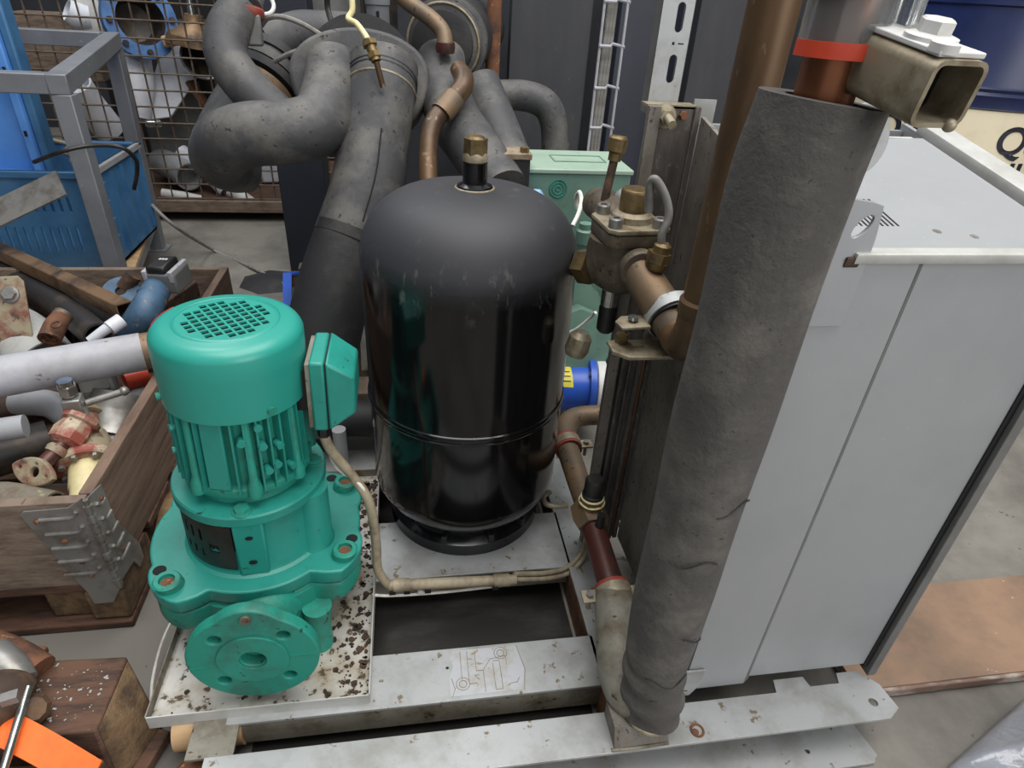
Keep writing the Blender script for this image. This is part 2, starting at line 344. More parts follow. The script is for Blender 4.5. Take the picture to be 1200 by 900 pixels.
BASE = {}
def _finish(name, mb, mat, off, ang, bevel):
    bm = mb.bm
    bmesh.ops.recalc_face_normals(bm, faces=bm.faces)
    bmesh.ops.translate(bm, vec=-off, verts=bm.verts)
    me = bpy.data.meshes.new(name); bm.to_mesh(me); bm.free()
    me.materials.append(mat)
    me.polygons.foreach_set('use_smooth', [True] * len(me.polygons))
    me.set_sharp_from_angle(angle=math.radians(ang))
    o = bpy.data.objects.new(name, me); C.objects.link(o)
    if bevel:
        b = o.modifiers.new('bevel', 'BEVEL'); b.width = bevel; b.segments = 2; b.limit_method = 'ANGLE'; b.angle_limit = math.radians(40)
    return o
def tag(o, label, cat, group=None):
    o['label'] = label; o['category'] = cat
    if group: o['group'] = group
def thing(name, label, cat, loc=(0, 0, 0), group=None, local=False):
    o = bpy.data.objects.new(name, None); o.empty_display_size = .05; C.objects.link(o); o.location = loc
    BASE[o.name] = Vector((0, 0, 0)) if local else Vector(loc)
    tag(o, label, cat, group); return o
WARP = {}
def part(name, mb, mat, parent, ang=35, bevel=0.0, label=None, kind=None):
    if parent.name in WARP:
        for v in mb.bm.verts: v.co = WARP[parent.name](v.co)
    o = _finish(name, mb, mat, BASE[parent.name], ang, bevel)
    o.parent = parent; BASE[o.name] = BASE[parent.name]
    if parent.name in WARP: WARP[o.name] = WARP[parent.name]
    if label: o['label'] = label
    if kind: o['kind'] = kind
    return o
def solo(name, mb, mat, label, cat, group=None, ang=35, bevel=0.0, kind=None):
    vs = [v.co for v in mb.bm.verts]
    lo = [min(v[i] for v in vs) for i in range(3)]; hi = [max(v[i] for v in vs) for i in range(3)]
    off = Vector(((lo[0] + hi[0]) / 2, (lo[1] + hi[1]) / 2, lo[2]))
    o = _finish(name, mb, mat, off, ang, bevel); o.location = off; BASE[o.name] = off
    if kind: o['kind'] = kind
    if label: tag(o, label, cat, group)
    return o
def structure(name, mb, mat, bevel=0.0):
    return solo(name, mb, mat, None, None, kind='structure', bevel=bevel)

# ================================================================ setting
mb = MB(); mb.box2((-3.2, -2.5, -.06), (4.5, 5.6, 0)); structure('floor', mb, M['concrete'])
mb = MB(); mb.box2((-3.2, 5.6, -.06), (4.5, 5.75, 3.6)); structure('wall_back', mb, M['wall'])
mb = MB(); mb.box2((-3.35, -2.5, -.06), (-3.2, 5.75, 3.6)); structure('wall_left', mb, M['wall'])
mb = MB(); mb.box2((4.5, -1.0, -.06), (4.65, 5.75, 3.6)); structure('wall_right', mb, M['wall'])

# ================================================================ skid frame
sk = thing('skid_frame', 'galvanised steel base frame under the black tank and the grey cabinet', 'frame', (.25, .9, 0))
front = [(-.33, .497), (.780, .497), (.806, .512), (.800, .556), (.775, .585), (.735, .585), (.728, .566), (.672, .566), (.668, .585), (.612, .585), (.606, .562), (-.33, .562)]
me = plate([front, circ(.768, .527, .0085, 16)], .006, .0008)
part('front_rail', MB().add(me, Matrix.Translation((0, 0, .087))), M['galv'], sk)
part('front_rail_web', MB().box2((-.33, .556, .006), (.60, .562, .085)), M['galv_dirty'], sk)
part('front_rail_foot', MB().add(plate([[(-.33, .462), (.762, .468), (.775, .480), (.762, .556), (-.33, .556)], circ(.655, .50, .005, 14)], .006, .0008), Matrix.Translation((0, 0, .005))), M['galv'], sk)
part('cross_beam', MB().add(plate([rect(-.31, .611, .312, .708), circ(.058, .655, .0035, 12), circ(.042, .672, .0035, 12), circ(.172, .664, .003, 12)], .006, .0008), Matrix.Translation((0, 0, .087))), M['galv'], sk)
part('cross_beam_web', MB().box2((-.31, .613, .03), (.312, .618, .085)), M['galv_dirty'], sk)
part('cross_beam_web', MB().box2((-.31, .701, .03), (.312, .706, .085)), M['galv_dirty'], sk)
part('tank_beam', MB().box2((-.30, .875, .084), (.312, 1.035, .09)), M['galv'], sk, bevel=.001)
part('tank_beam_web', MB().box2((-.30, .877, .04), (.312, .882, .085)), M['galv_dirty'], sk)
part('tank_beam', MB().box2((-.30, 1.19, .084), (.312, 1.30, .09)), M['galv'], sk, bevel=.001)
part('tank_beam_web', MB().box2((-.30, 1.192, .04), (.312, 1.197, .085)), M['galv_dirty'], sk)
part('side_rail', MB().box2((.306, .562, .083), (.392, 1.75, .09)), M['galv'], sk, bevel=.001)
part('side_rail_web', MB().box2((.306, .562, .006), (.311, 1.75, .083)), M['rust'], sk)
part('side_rail', MB().box2((-.36, .562, .083), (-.29, 1.75, .089)), M['galv_dirty'], sk, bevel=.001)
part('rear_rail', MB().box2((-.36, 1.69, .03), (.392, 1.75, .092)), M['galv_dirty'], sk, bevel=.001)
# residue of a removed diagram label on the cross beam
mb = MB()
pts = [(.045, .617), (.166, .617), (.176, .655), (.168, .703), (.046, .703), (.052, .672), (.044, .65)]
mb.prism(pts, .0902, .0906)
res = part('label_residue', mb, M['residue'], sk)
mb = MB()
zz = .0908
for pl in ([(.066, .70), (.066, .645)], [(.078, .70), (.078, .637), (.092, .637)], [(.092, .70), (.092, .66), (.104, .66), (.118, .68), (.146, .684), (.146, .666)],
           [(.104, .66), (.104, .62)], [(.122, .672), (.122, .622), (.134, .622), (.134, .676), (.122, .676)], [(.078, .684), (.086, .684)], [(.096, .643), (.088, .652), (.096, .652)],
           [(.048, .617), (.053, .63), (.048, .65)], [(.17, .617), (.177, .655), (.168, .703)], [(.146, .63), (.16, .632), (.165, .64)]):
    for a, b in zip(pl, pl[1:]): mb.bar((a[0], a[1], zz), (b[0], b[1], zz), .0012, .0006)
for cx, cy in ((.067, .638), (.138, .69)): mb.ring((cx, cy, zz), (0, 0, 1), .0065, .0007, 20, 6); mb.ring((cx, cy, zz), (0, 0, 1), .0115, .0006, 22, 6)
part('glue_outline', mb, M['residue_line'], res, kind='stuff')
# weld bead rust and foot block under the riser
part('riser_foot', MB().quads([[(.295, .50, .0902), (.385, .50, .0902), (.385, .56, .0902), (.295, .56, .0902)], [(.292, .512, .135), (.382, .512, .12), (.382, .556, .12), (.292, .556, .135)]]), M['duststeel2'], sk)
part('rust_spot', MB().ring((.44, .515, .0902), (.02, 0, 1), .010, .0022, 16, 6).lathe([(.006, 0), (.003, .002)], (.436, .513, .0900), (0, 0, 1), 9), M['rust'], sk, label='rusty weld spot')
part('weld_bead', MB().tube([(.29, .500, .0915), (.33, .499, .0915), (.385, .501, .0915)], .003, 8), M['galv_dirty'], sk)
# short roller tube and old wood under the tray corner
solo('cardboard_tube', MB().pipe((-.395, .64, .052), (-.29, .64, .052), .037, .006), M['ply'], 'short tan tube lying under the front corner of the pump tray', 'tube')
mb = MB(); mb.cyl((-.37, .55, .03), (-.33, .615, .033), .03, .027, 12)
solo('rusty_offcut', mb, M['rust'], 'rusty brown scrap piece under the pump tray at the bottom edge', 'scrap', ang=20)
# sheet added in a dark colour for the shade inside the base frame
solo('ground_shade_sheet', MB().box2((-.285, .60, .001), (.300, 1.68, .004)), M['shade_sheet'], 'dark sheet added for shade on the floor inside the galvanised base frame', 'sheet')

# ================================================================ drip tray
TX0, TX1, TY0, TY1 = -.427, -.089, .624, 1.195
tr = thing('drip_tray', 'shallow pale steel tray littered with black crumbs under the teal pump', 'tray', (-.258, .9, .09))
part('tray_floor', MB().box2((TX0, TY0, .0905), (TX1, TY1, .0925)), M['tray'], tr)
part('front_rim', MB().box2((TX0, TY0 - .002, .084), (TX1, TY0, .112)), M['cab_edge'], tr)
part('back_rim', MB().box2((TX0, TY1 - .002, .0925), (TX1, TY1, .112)), M['galv_dirty'], tr)
part('side_rim', MB().box2((TX0 - .002, TY0, .084), (TX0, TY1, .112)), M['galv_dirty'], tr)
part('side_rim', MB().box2((TX1, TY0, .084), (TX1 + .002, TY1, .112)), M['cab_edge'], tr)
mb = MB()
for i in range(560):
    if random.random() < .7: x = TX1 - .004 - abs(random.gauss(0, .035))
    else: x = random.uniform(TX0 + .01, TX1 - .01)
    y = random.uniform(TY0 + .01, TY1 - .02)
    if random.random() < .3: y = TY1 - .02 - abs(random.gauss(0, .06)); x = random.uniform(-.2, TX1 - .005)
    if x < TX0 + .01: continue
    s = random.choice((.0015, .002, .003, .0045, .0065)); n = 6
    a0 = random.random() * 6
    po = [(x + s * random.uniform(.5, 1.2) * math.cos(a0 + 2 * PI * k / n), y + s * random.uniform(.5, 1.2) * math.sin(a0 + 2 * PI * k / n)) for k in range(n)]
    mb.prism(po, .0925, .0925 + s * .35 + .0004)
part('gasket_crumbs', mb, M['crumb'], tr, kind='stuff')

# ================================================================ teal pump (built upright, then leaned 2 degrees)
pu = thing('circulation_pump', 'teal green upright pump with round grilled motor cap on the tray', 'pump', (-.285, .87, .0925), local=True)
def lerp_table(t, x):
    for (a, fa), (b, fb) in zip(t, t[1:]):
        if x <= b: return fa + (fb - fa) * max(0.0, (x - a) / (b - a))
    return t[-1][1]
HT = ((0, 0), (.151, .172), (.298, .284), (.318, .305), (.362, .335), (.482, .466), (.602, .582), (.8, .78))
RT = ((0, 1.12), (.14, 1.12), (.165, 1.17), (.318, 1.17), (.345, 1.11), (.480, 1.09), (.4815, 1.07), (.8, 1.07))
def pump_proportion(c):
    k = lerp_table(RT, c.z); return Vector((c.x * k, c.y * k, lerp_table(HT, c.z)))
WARP[pu.name] = pump_proportion
def lug_r(a, base, amp, angs, wd=.30):
    r = base
    for g in angs:
        d = (a - math.radians(g) + PI) % (2 * PI) - PI
        r += amp * max(0.0, math.cos(max(-PI / 2, min(PI / 2, d / wd * PI / 2)))) ** .6
    d = (a - math.radians(281) + PI) % (2 * PI) - PI
    return r - .022 * max(0.0, min(1.0, (.74 - abs(d)) / .18))
LUGS = (228, 333, 35, 140)
def lobed(base, amp, wd=.3): return [((lug_r(a, base, amp, LUGS, wd)) * math.cos(a), (lug_r(a, base, amp, LUGS, wd)) * math.sin(a)) for a in [2 * PI * i / 128 for i in range(128)]]
part('volute', MB().lathe([(.03, .012), (.10, .015), (.128, .04), (.136, .075), (.134, .118), (.11, .12)], seg=56), M['teal_dirty'], pu)
part('volute_flange', MB().add(plate([lobed(.147, .016, .34)], .036, .004, 2), Matrix.Translation((0, 0, .104))), M['teal_dirty'], pu)
cov = part('volute_cover', MB().add(plate([lobed(.149, .016, .34)], .026, .004, 2), Matrix.Translation((0, 0, .138))), M['teal'], pu)
for g in LUGS:
    a = math.radians(g); x, y = .147 * math.cos(a), .147 * math.sin(a)
    b = part('socket_bolt', MB().lathe([(.018, .150), (.018, .168), (.016, .171), (.0105, .171), (.0105, .162), (.0001, .162)], (x, y, 0), seg=20), M['teal_dirty'], pu)
    part('hex_recess', MB().hexa((x, y, .1622), (x, y, .1632), .0095), M['rust'], b, label='rusty hex socket')
    a2 = a - .24 if g == 228 else a + .22
    part('drain_hole', MB().cyl((.146 * math.cos(a2), .146 * math.sin(a2), .1505), (.146 * math.cos(a2), .146 * math.sin(a2), .1518), .009, seg=16), M['void'], pu)
part('foot_column', MB().lathe([(.024, 0), (.020, .004), (.018, .05), (.022, .09)], (.095, -.112, 0)), M['teal_dirty'], pu)
part('foot_column', MB().lathe([(.024, 0), (.020, .004), (.018, .05), (.022, .09)], (.0, .11, 0)), M['teal_dirty'], pu)
# lantern
part('lantern', MB().lathe([(.112, .148), (.100, .155), (.096, .165), (.093, .30)], seg=64), M['teal'], pu)
part('lantern_rib', MB().lathe([(.034, .15), (.028, .17), (.026, .305)], (.082, -.030, 0), seg=24), M['teal'], pu)
for g in (277, 180): part('lantern_rib', MB().box((math.cos(math.radians(g)) * .092, math.sin(math.radians(g)) * .092, .228), (.018, .040, .150), math.radians(g)), M['teal'], pu, bevel=.004)
for h, rr in ((.195, .0055), (.265, .005)):
    a = math.radians(277); d = Vector((math.cos(a), math.sin(a), 0))
    part('rib_hole', MB().cyl(d * .1005 + Vector((0, 0, h)), d * .1016 + Vector((0, 0, h)), rr, seg=14), M['void'], pu)
# black slotted coupling guard
mb = MB(); A0, A1, na, nh = 188, 264, 26, 11
for i in range(na):
    for j in range(nh):
        if i % 3 == 1 and j in (2, 3, 6, 7, 8) and 2 < i < na - 7: continue
        if i in (19, 20, 21) and j in (4, 5): continue
        a, b = [math.radians(A0 + (A1 - A0) * (i + k) / na) for k in (0, 1)]
        z0, z1 = .17 + .122 * j / nh, .17 + .122 * (j + 1) / nh
        o, n_ = .0985, .0965
        q = lambda r, t, z: Vector((r * math.cos(t), r * math.sin(t), z))
        mb.quads([[q(o, a, z0), q(o, b, z0), q(n_, b, z0), q(n_, a, z0)], [q(o, a, z1), q(o, b, z1), q(n_, b, z1), q(n_, a, z1)]])
part('coupling_guard', mb, M['blackplastic'], pu, label='black slotted guard')
rc = [math.radians(191 + 76 * i / 20) for i in range(21)]
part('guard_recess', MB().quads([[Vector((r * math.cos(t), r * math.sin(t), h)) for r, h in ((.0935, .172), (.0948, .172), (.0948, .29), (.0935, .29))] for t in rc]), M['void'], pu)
# collar
part('collar', MB().lathe([(.06, .298), (.101, .298), (.103, .301), (.103, .315), (.101, .318), (.06, .318)], seg=64), M['teal'], pu)
part('collar_bolt', MB().lathe([(.013, .318), (.013, .32)], (.006, -.090, 0), seg=18).hexa((.006, -.090, .32), (.006, -.090, .328), .0105), M['teal_dirty'], pu)
part('collar_bolt', MB().lathe([(.013, .318), (.013, .32)], (.086, .012, 0), seg=18).hexa((.086, .012, .32), (.086, .012, .328), .0105), M['teal_dirty'], pu)
# motor
part('motor_foot_ring', MB().lathe([(.074, .318), (.074, .34), (.088, .346), (.090, .352), (.090, .366), (.080, .370)], seg=56), M['teal_dirty'], pu)
part('motor_body', MB().lathe([(.079, .362), (.079, .50)], seg=48), M['teal_dirty'], pu)
fm = None
for k in range(36):
    g = k * 10 + 5
    if g in (255, 265, 5, 355): continue
    if fm is None:
        mb = MB(); mb.quads([[(.077, -.0020, .358), (.094, -.0014, .362), (.094, .0014, .362), (.077, .0020, .358)], [(.077, -.0020, .505), (.094, -.0014, .505), (.094, .0014, .505), (.077, .0020, .505)]])
        o = part('cooling_fin', mb, M['teal'], pu); fm = o
    else:
        o = fm.copy(); C.objects.link(o); BASE[o.name] = BASE[fm.name]
    o.rotation_euler = (0, 0, math.radians(g))
for g in (236, 287, 330, 20):
    a = math.radians(g); x, y = .089 * math.cos(a), .089 * math.sin(a)
    part('motor_lug', MB().lathe([(.010, .352), (.010, .372), (.006, .385), (.005, .50)], (x, y, 0), seg=16), M['teal_dirty'], pu)
for g, h in ((282, .45), (296, .47), (298, .438), (312, .43), (322, .385), (308, .40), (215, .45), (208, .405), (300, .395)):
    a = math.radians(g); x, y = .0935 * math.cos(a), .0935 * math.sin(a)
    part('fin_boss', MB().cyl((x * .9, y * .9, h), (x * 1.03, y * 1.03, h), .0055, seg=12), M['teal'], pu)
part('name_plate', MB().box((math.cos(math.radians(258)) * .087, math.sin(math.radians(258)) * .087, .43), (.006, .030, .125), math.radians(258)), M['teal'], pu, bevel=.002)
# fan cover
prof = [(.0945, .482), (.0975, .482), (.0985, .55)]
for k in range(1, 9):
    a = PI / 2 * k / 8; prof.append((.0985 - .022 * (1 - math.cos(a)), .578 + .022 * math.sin(a)))
prof += [(.069, .6015), (.0675, .600), (.066, .6015), (.0625, .602), (.0610, .600), (.0610, .597), (.066, .597), (.074, .597), (.0955, .575), (.0945, .482)]
fc = part('fan_cover', MB().lathe(prof, seg=80, cap0=False, cap1=False), M['teal_smooth'], pu)
holes = []
q = .0124
for i in range(-5, 6):
    for j in range(-5, 6):
        cx, cy = i * q, j * q
        if math.hypot(cx, cy) < .0535: holes.append(rect(cx - .0046, cy - .0046, cx + .0046, cy + .0046))
grm = plate([circ(0, 0, .0625, 64)] + holes, .003)
part('fan_grille', MB().add(grm, Matrix.Translation((0, 0, .6005)) @ Matrix.Rotation(math.radians(34), 4, 'Z')), M['teal_smooth'], fc)
part('grille_shade_disc', MB().lathe([(.03, .588), (.064, .590), (.066, .586)], seg=40), M['void'], fc)  # black disc paints the shade seen through the grille holes
mb = MB(); mb.lathe([(.018, .52), (.018, .575), (.004, .58)], seg=24)
for k in range(8):
    a = k * PI / 4; mb.box((.045 * math.cos(a), .045 * math.sin(a), .55), (.06, .003, .035), a + .3)
part('fan', mb, M['darksteel'], pu)
part('motor_end_shield', MB().lathe([(.08, .50), (.07, .512), (.02, .518)], seg=36), M['blackplastic'], pu)
for g in (300 + 8, 205, 95):
    a = math.radians(g); part('cover_screw', MB().cyl((.096 * math.cos(a), .096 * math.sin(a), .494), (.103 * math.cos(a), .103 * math.sin(a), .494), .006, seg=14), M['teal_dirty'], fc)
mb = MB()
rings = []
for i in range(9):
    t = math.radians(150 + 4.5 * i)
    rings.append([Vector(((r) * math.cos(t), r * math.sin(t), h)) for r, h in ((.0925, .594), (.0972, .5855), (.0976, .5858), (.0930, .5945))])
mb.quads(rings); part('warning_sticker', mb, M['redwhite'], fc, label='red edged sticker')
# terminal box
WARP.clear()
tb = part('terminal_box', MB().box((.126, .002, .474), (.022, .100, .122)), M['teal'], pu, bevel=.004)
mb = MB(); P = lambda x, y, z: Vector((x, y, z))
mb.quads([[P(.139, -.050, 0.414), P(.180, -.044, 0.444), P(.180, -.044, 0.508), P(.139, -.050, 0.536)], [P(.139, .053, 0.414), P(.180, .046, 0.444), P(.180, .046, 0.508), P(.139, .053, 0.536)]])
part('box_lid', mb, M['teal'], tb, bevel=.004)
part('lid_seam', MB().box((.138, .002, .474), (.0015, .097, .119)), M['blackplastic'], tb)
part('box_gasket', MB().box((.112, .002, .474), (.006, .092, .112)), M['galv_dirty'], tb)
part('cable_gland', MB().lathe([(.010, 0), (.010, .012), (.007, .02)], (.126, -.02, .385), (0, 0, 1), 6), M['blackplastic'], tb)
part('box_neck', MB().box((.098, .002, .474), (.03, .06, .07)), M['blackplastic'], tb)
# discharge flange towards the front
FY, FZ = -.223, .122
me = plate([[((.094 + (.011 * max(0, math.cos((a - PI / 2) * 3.2)) if abs(a - PI / 2) < .48 else 0)) * math.cos(a), (.094 + (.011 * max(0, math.cos((a - PI / 2) * 3.2)) if abs(a - PI / 2) < .48 else 0)) * math.sin(a)) for a in [2 * PI * i / 120 for i in range(120)]],
            circ(0, 0, .021, 32)] + [circ(.069 * math.cos(math.radians(a)), .069 * math.sin(math.radians(a)), .0125, 20) for a in (46, 136, 226, 316)], .020, .003, 2)
FM = basis((.026, FY, FZ), (1, 0, 0), (0, 0, 1))
fl = part('discharge_flange', MB().add(me, FM), M['teal_dirty'], pu)
part('raised_face', MB().add(plate([circ(0, 0, .052, 40), circ(0, 0, .021, 32)], .004, .0008), FM @ Matrix.Translation((0, 0, .0115))), M['teal_dirty'], fl)
part('bore', MB().lathe([(.0215, -.012), (.0205, .06), (.0001, .061)], (.026, FY + .004, FZ), (0, 1, 0), 32, False, True), M['void'], fl)  # bore coloured black for the shade inside it
part('bolt_hole_shade', MB().lathe([(.055, .0125), (.083, .0125), (.083, .0135), (.055, .0135), (.055, .0125)], (.026, FY, FZ), (0, 1, 0), 40, False, False), M['void'], fl)  # black ring stands in for shade inside the bolt holes
part('flange_plug', MB().lathe([(.008, 0), (.008, .004), (.0045, .004), (.0045, .002), (.0001, .002)], (.026, FY - .010, FZ + .092), (0, -1, 0), 16), M['galv_dirty'], fl)
for sx in (-1, 1): part('casting_line', MB().bar((.026 + sx * .053, FY - .0105, FZ - .004 + sx * .006), (.026 + sx * .092, FY - .0105, FZ - .006 + sx * .010), .0012, .0012), M['teal_dirty'], fl)
part('discharge_neck', MB().lathe([(.050, 0), (.046, .02), (.050, .06), (.07, .13)], (.026, FY + .009, FZ - .02), (0, 1, 0), 36), M['teal_dirty'], pu)
pu.rotation_euler = (0, math.radians(2.0), 0)

# ================================================================ black tank
TC = (.107, 1.09)
tk = thing('receiver_tank', 'tall glossy black pressure tank with domed dull top', 'tank', (TC[0], TC[1], .09))
R_ = .195
part('shell', MB().lathe([(R_, .215), (R_, .692)], (TC[0], TC[1], 0), seg=96), M['tankskin'], tk)
d_ = [(R_, .690)]
for k in range(1, 17):
    a = PI / 2 * k / 16; d_.append((R_ * (math.cos(a) ** .56) if k < 16 else .001, .690 + .118 * math.sin(a) ** 1.1))
dm = part('top_dome', MB().lathe(d_, (TC[0], TC[1], 0), seg=96, cap0=False), M['tankskin'], tk, ang=60)
d_ = [(R_, .217)]
for k in range(1, 17):
    a = PI / 2 * k / 16; d_.append((R_ * math.cos(a) ** .8 if k < 16 else .001, .217 - .105 * math.sin(a)))
part('bottom_dome', MB().lathe(d_, (TC[0], TC[1], 0), seg=96, cap0=False), M['blackgloss'], tk, ang=60)
part('weld_seam', MB().ring((TC[0], TC[1], .412), (0, 0, 1), R_ - .001, .0045, 96, 8, 1.6).ring((TC[0], TC[1], .402), (0, 0, 1), R_ - .0015, .003, 96, 8), M['blackgloss'], tk)
part('base_ring', MB().lathe([(.158, .090), (.166, .090), (.166, .118), (.150, .128), (.150, .122), (.158, .112), (.158, .090)], (TC[0], TC[1], 0), seg=72, cap0=False, cap1=False), M['blackgloss'], tk)
for a in (250, 285, 315, 140, 30):
    a = math.radians(a); x, y = TC[0] + .150 * math.cos(a), TC[1] + .150 * math.sin(a)
    part('base_lug', MB().box((x, y, .122), (.03, .012, .03), a), M['blackplastic'], tk, bevel=.002)
noz = part('top_nozzle', MB().lathe([(.036, .801), (.030, .812), (.021, .816), (.021, .850)], (TC[0] + .006, TC[1], 0), seg=32), M['blackgloss'], tk)
part('nozzle_weld', MB().ring((TC[0] + .006, TC[1], .806), (0, 0, 1), .032, .0035, 32, 8), M['zinc'], noz)
part('sealing_ring', MB().lathe([(.019, .850), (.021, .852), (.021, .860), (.017, .866)], (TC[0] + .006, TC[1], 0), seg=28), M['zinc'], noz)
part('brass_plug', MB().hexa((TC[0] + .006, TC[1], .864), (TC[0] + .006, TC[1], .888), .020).cyl((TC[0] + .006, TC[1], .888), (TC[0] + .006, TC[1], .892), .016, .012, 18), M['brass'], noz, label='brass hex plug')
N0 = Vector((0.270,1.020,0.697)); N1 = Vector((0.302,0.955,0.717)); nd_ = (N1 - N0).normalized()
sn = part('side_nipple', MB().cyl(N0, N0 + (N1 - N0) * .62, .020, seg=28), M['blackgloss'], tk)
part('nipple_nut', MB().hexa(N0 + (N1 - N0) * .6, N1, .031), M['brass'], sn)

# ================================================================ cabinet
CX0, CX1, CYF = .432, .792, .578
cb = thing('steel_cabinet', 'tall grey sheet steel cabinet with seamed front and sloping slotted lid', 'cabinet', (.61, .74, .09))
CZ0 = .112
lid_z = lambda y: .884 + (y - .575) * .195
part('front_panel', MB().box2((.436, CYF, CZ0 - .01), (.5485, CYF + .012, .876)), M['cab'], cb, bevel=.001)
part('front_panel', MB().box2((.5515, CYF + .006, CZ0), (CX1 - .012, CYF + .018, .876)), M['cab'], cb, bevel=.001)
part('panel_fold', MB().quads([[(.5485, CYF, CZ0 - .008), (.560, CYF + .007, CZ0 - .008), (.560, CYF + .014, CZ0 - .008), (.5485, CYF + .010, CZ0 - .008)], [(.5485, CYF, .876), (.560, CYF + .007, .876), (.560, CYF + .014, .876), (.5485, CYF + .010, .876)]]), M['cab_trim'], cb)
part('corner_trim', MB().box2((CX1 - .004, CYF - .004, CZ0 - .022), (CX1 + .012, CYF + .03, .884)), M['cab_trim'], cb, bevel=.001)
part('corner_gap', MB().box2((CX1 - .013, CYF + .004, CZ0 - .004), (CX1 - .003, CYF + .02, .88)), M['void'], cb)
part('side_panel', MB().quads([[(.440, CYF + .012, .093), (.446, CYF + .012, .093), (.437, .946, .093), (.431, .946, .093)], [(.440, CYF + .012, .874), (.446, CYF + .012, .874), (.437, .946, .955), (.431, .946, .955)]]), M['duststeel2'], cb)
part('side_panel', MB().quads([[(CX1 + .002, CYF + .03, CZ0), (CX1 + .010, CYF + .03, CZ0), (CX1 + .010, .985, CZ0), (CX1 + .002, .985, CZ0)], [(CX1 + .002, CYF + .03, .884), (CX1 + .010, CYF + .03, .884), (CX1 + .010, .985, .95), (CX1 + .002, .985, .95)]]), M['cab'], cb)
part('back_panel', MB().box2((.44, .975, CZ0), (CX1, .985, .940)), M['cab'], cb)
part('floor_plate', MB().box2((CX0 + .01, CYF + .03, .094), (CX1, .98, .1)), M['cab_trim'], cb)
# lid: flat sheet, slots laid on as black strips painting their inner shade, folded front lip, raised right rim
LM = basis((CX0, .572, lid_z(.572)), (1, 0, 0), (0, 1, .195))
def sl(x0, y0, x1, y1, wd=.0014):
    d = Vector((x1 - x0, y1 - y0)).normalized(); n = Vector((-d.y, d.x)) * wd
    return [(x0 - n.x, y0 - n.y), (x1 - n.x, y1 - n.y), (x1 + n.x, y1 + n.y), (x0 + n.x, y0 + n.y)]
LW = .755 - CX0; LD = .318
part('lid', MB().add(plate([[(.031, 0), (LW, 0), (LW, LD), (.008, LD), (.008, .06), (.031, .06)], circ(.158, .047, .0052, 14), circ(.198, .036, .0052, 14)], .003), LM), M['cab'], cb)
for k in range(15): part('louvre_shade_strip', MB().add(plate([rect(.024 + .0066 * k - .0011, .058, .024 + .0066 * k + .0011, .122)], .0012), LM @ Matrix.Translation((0, 0, .0014))), M['void'], cb)
for x, y in ((.158, .047), (.198, .036)): part('screw_head', MB().add(plate([circ(x, y, .0048, 14), rect(x - .001, y - .0035, x + .001, y + .0035)], .003, .0006), LM), M['steel'], cb)
part('front_lip', MB().add(plate([rect(.031, -.013, .355, 0)], .012, .002), LM @ Matrix.Translation((0, .010, -.004)) @ Matrix.Rotation(math.radians(-4), 4, 'X')), M['cab_edge'], cb)
part('lip_plug', MB().add(plate([rect(.022, -.010, .034, .004)], .012, .002), LM @ Matrix.Translation((0, .008, -.008))), M['rustdark'], cb)
part('raised_rim', MB().add(plate([rect(.777 - CX0, -.02, .815 - CX0, LD + .04)], .016, .002), LM @ Matrix.Translation((0, 0, .000))), M['cab_edge'], cb)
part('rim_gutter', MB().add(plate([rect(LW - .004, -.01, .780 - CX0, LD + .02)], .006), LM @ Matrix.Translation((0, 0, -.016))), M['cab_trim'], cb)
part('back_flange', MB().add(plate([rect(.03, LD - .004, LW - .02, LD)], .022, .001), LM @ Matrix.Translation((0, 0, -.008))), M['cab_edge'], cb)
# lifting ear with a long hole and lower foot tabs
ear = [(.392, .80), (.478, .80), (.478, .900), (.474, .934), (.462, .938), (.410, .945), (.392, .95)]
hole = [(.4585 + .0095 * math.cos(a) + .005 * math.sin(a), .9135 + .0125 * math.sin(a) + .0015 * math.cos(a)) for a in [2 * PI * i / 24 for i in range(24)]]
part('lifting_ear', MB().add(plate([ear, hole], .004, .0008), basis((0, CYF - .004, 0), (1, 0, 0), (0, 0, 1))), M['cab'], cb)
part('foot_tab', MB().add(plate([[(.42, .094), (.448, .094), (.462, .122), (.462, .16), (.42, .16)], circ(.437, .106, .006, 14, .004)], .004, .0008), basis((0, CYF - .003, 0), (1, 0, 0), (0, 0, 1))), M['galv'], cb)
part('foot_block', MB().box2((.47, CYF + .02, .0905), (.53, .96, .104)), M['zinc'], cb)
for x in (.595, .70): part('foot_block', MB().box2((x, CYF + .03, .0905), (x + .06, .96, .104)), M['void'], cb)

# ================================================================ dusty upright steel post beside the cabinet
PY_ = .95
po = thing('steel_upright', 'dust covered folded steel upright behind the bronze valve', 'post', (.39, PY_, .09))
X0, X1, zt = .349, .426, .968
part('front_face', MB().box2((X0, PY_, .09), (X1, PY_ + .005, zt)), M['duststeel'], po, bevel=.001)
part('left_flange', MB().box2((X0 - .002, PY_ - .012, .09), (X0 + .016, PY_ + .002, zt)), M['duststeel2'], po, bevel=.001)
part('top_flange', MB().box2((X0, PY_, zt - .004), (X1, PY_ + .035, zt)), M['zinc'], po)
part('right_fold', MB().box2((X1 - .006, PY_ - .005, .09), (X1 + .003, PY_ + .004, zt)), M['duststeel'], po, bevel=.001)
for x, wd, h in ((.372, .006, .60), (.386, .004, .56), (.402, .008, .62)): part('fold_rib', MB().box2((x, PY_ - .010, .09), (x + wd, PY_ + .001, h)), M['duststeel'], po, bevel=.001)
part('rusty_edge', MB().box2((.412, PY_ - .006, .09), (.416, PY_, .56)), M['rust'], po)
b0 = Vector((0.376,0.950,0.953))
bo = part('post_bolt', MB().lathe([(.0165, 0), (.0165, .003), (.011, .005)], b0, (0, -1, 0), 24).hexa(b0 + Vector((0, -.004, 0)), b0 + Vector((0, -.013, 0)), .011), M['zinc'], po)
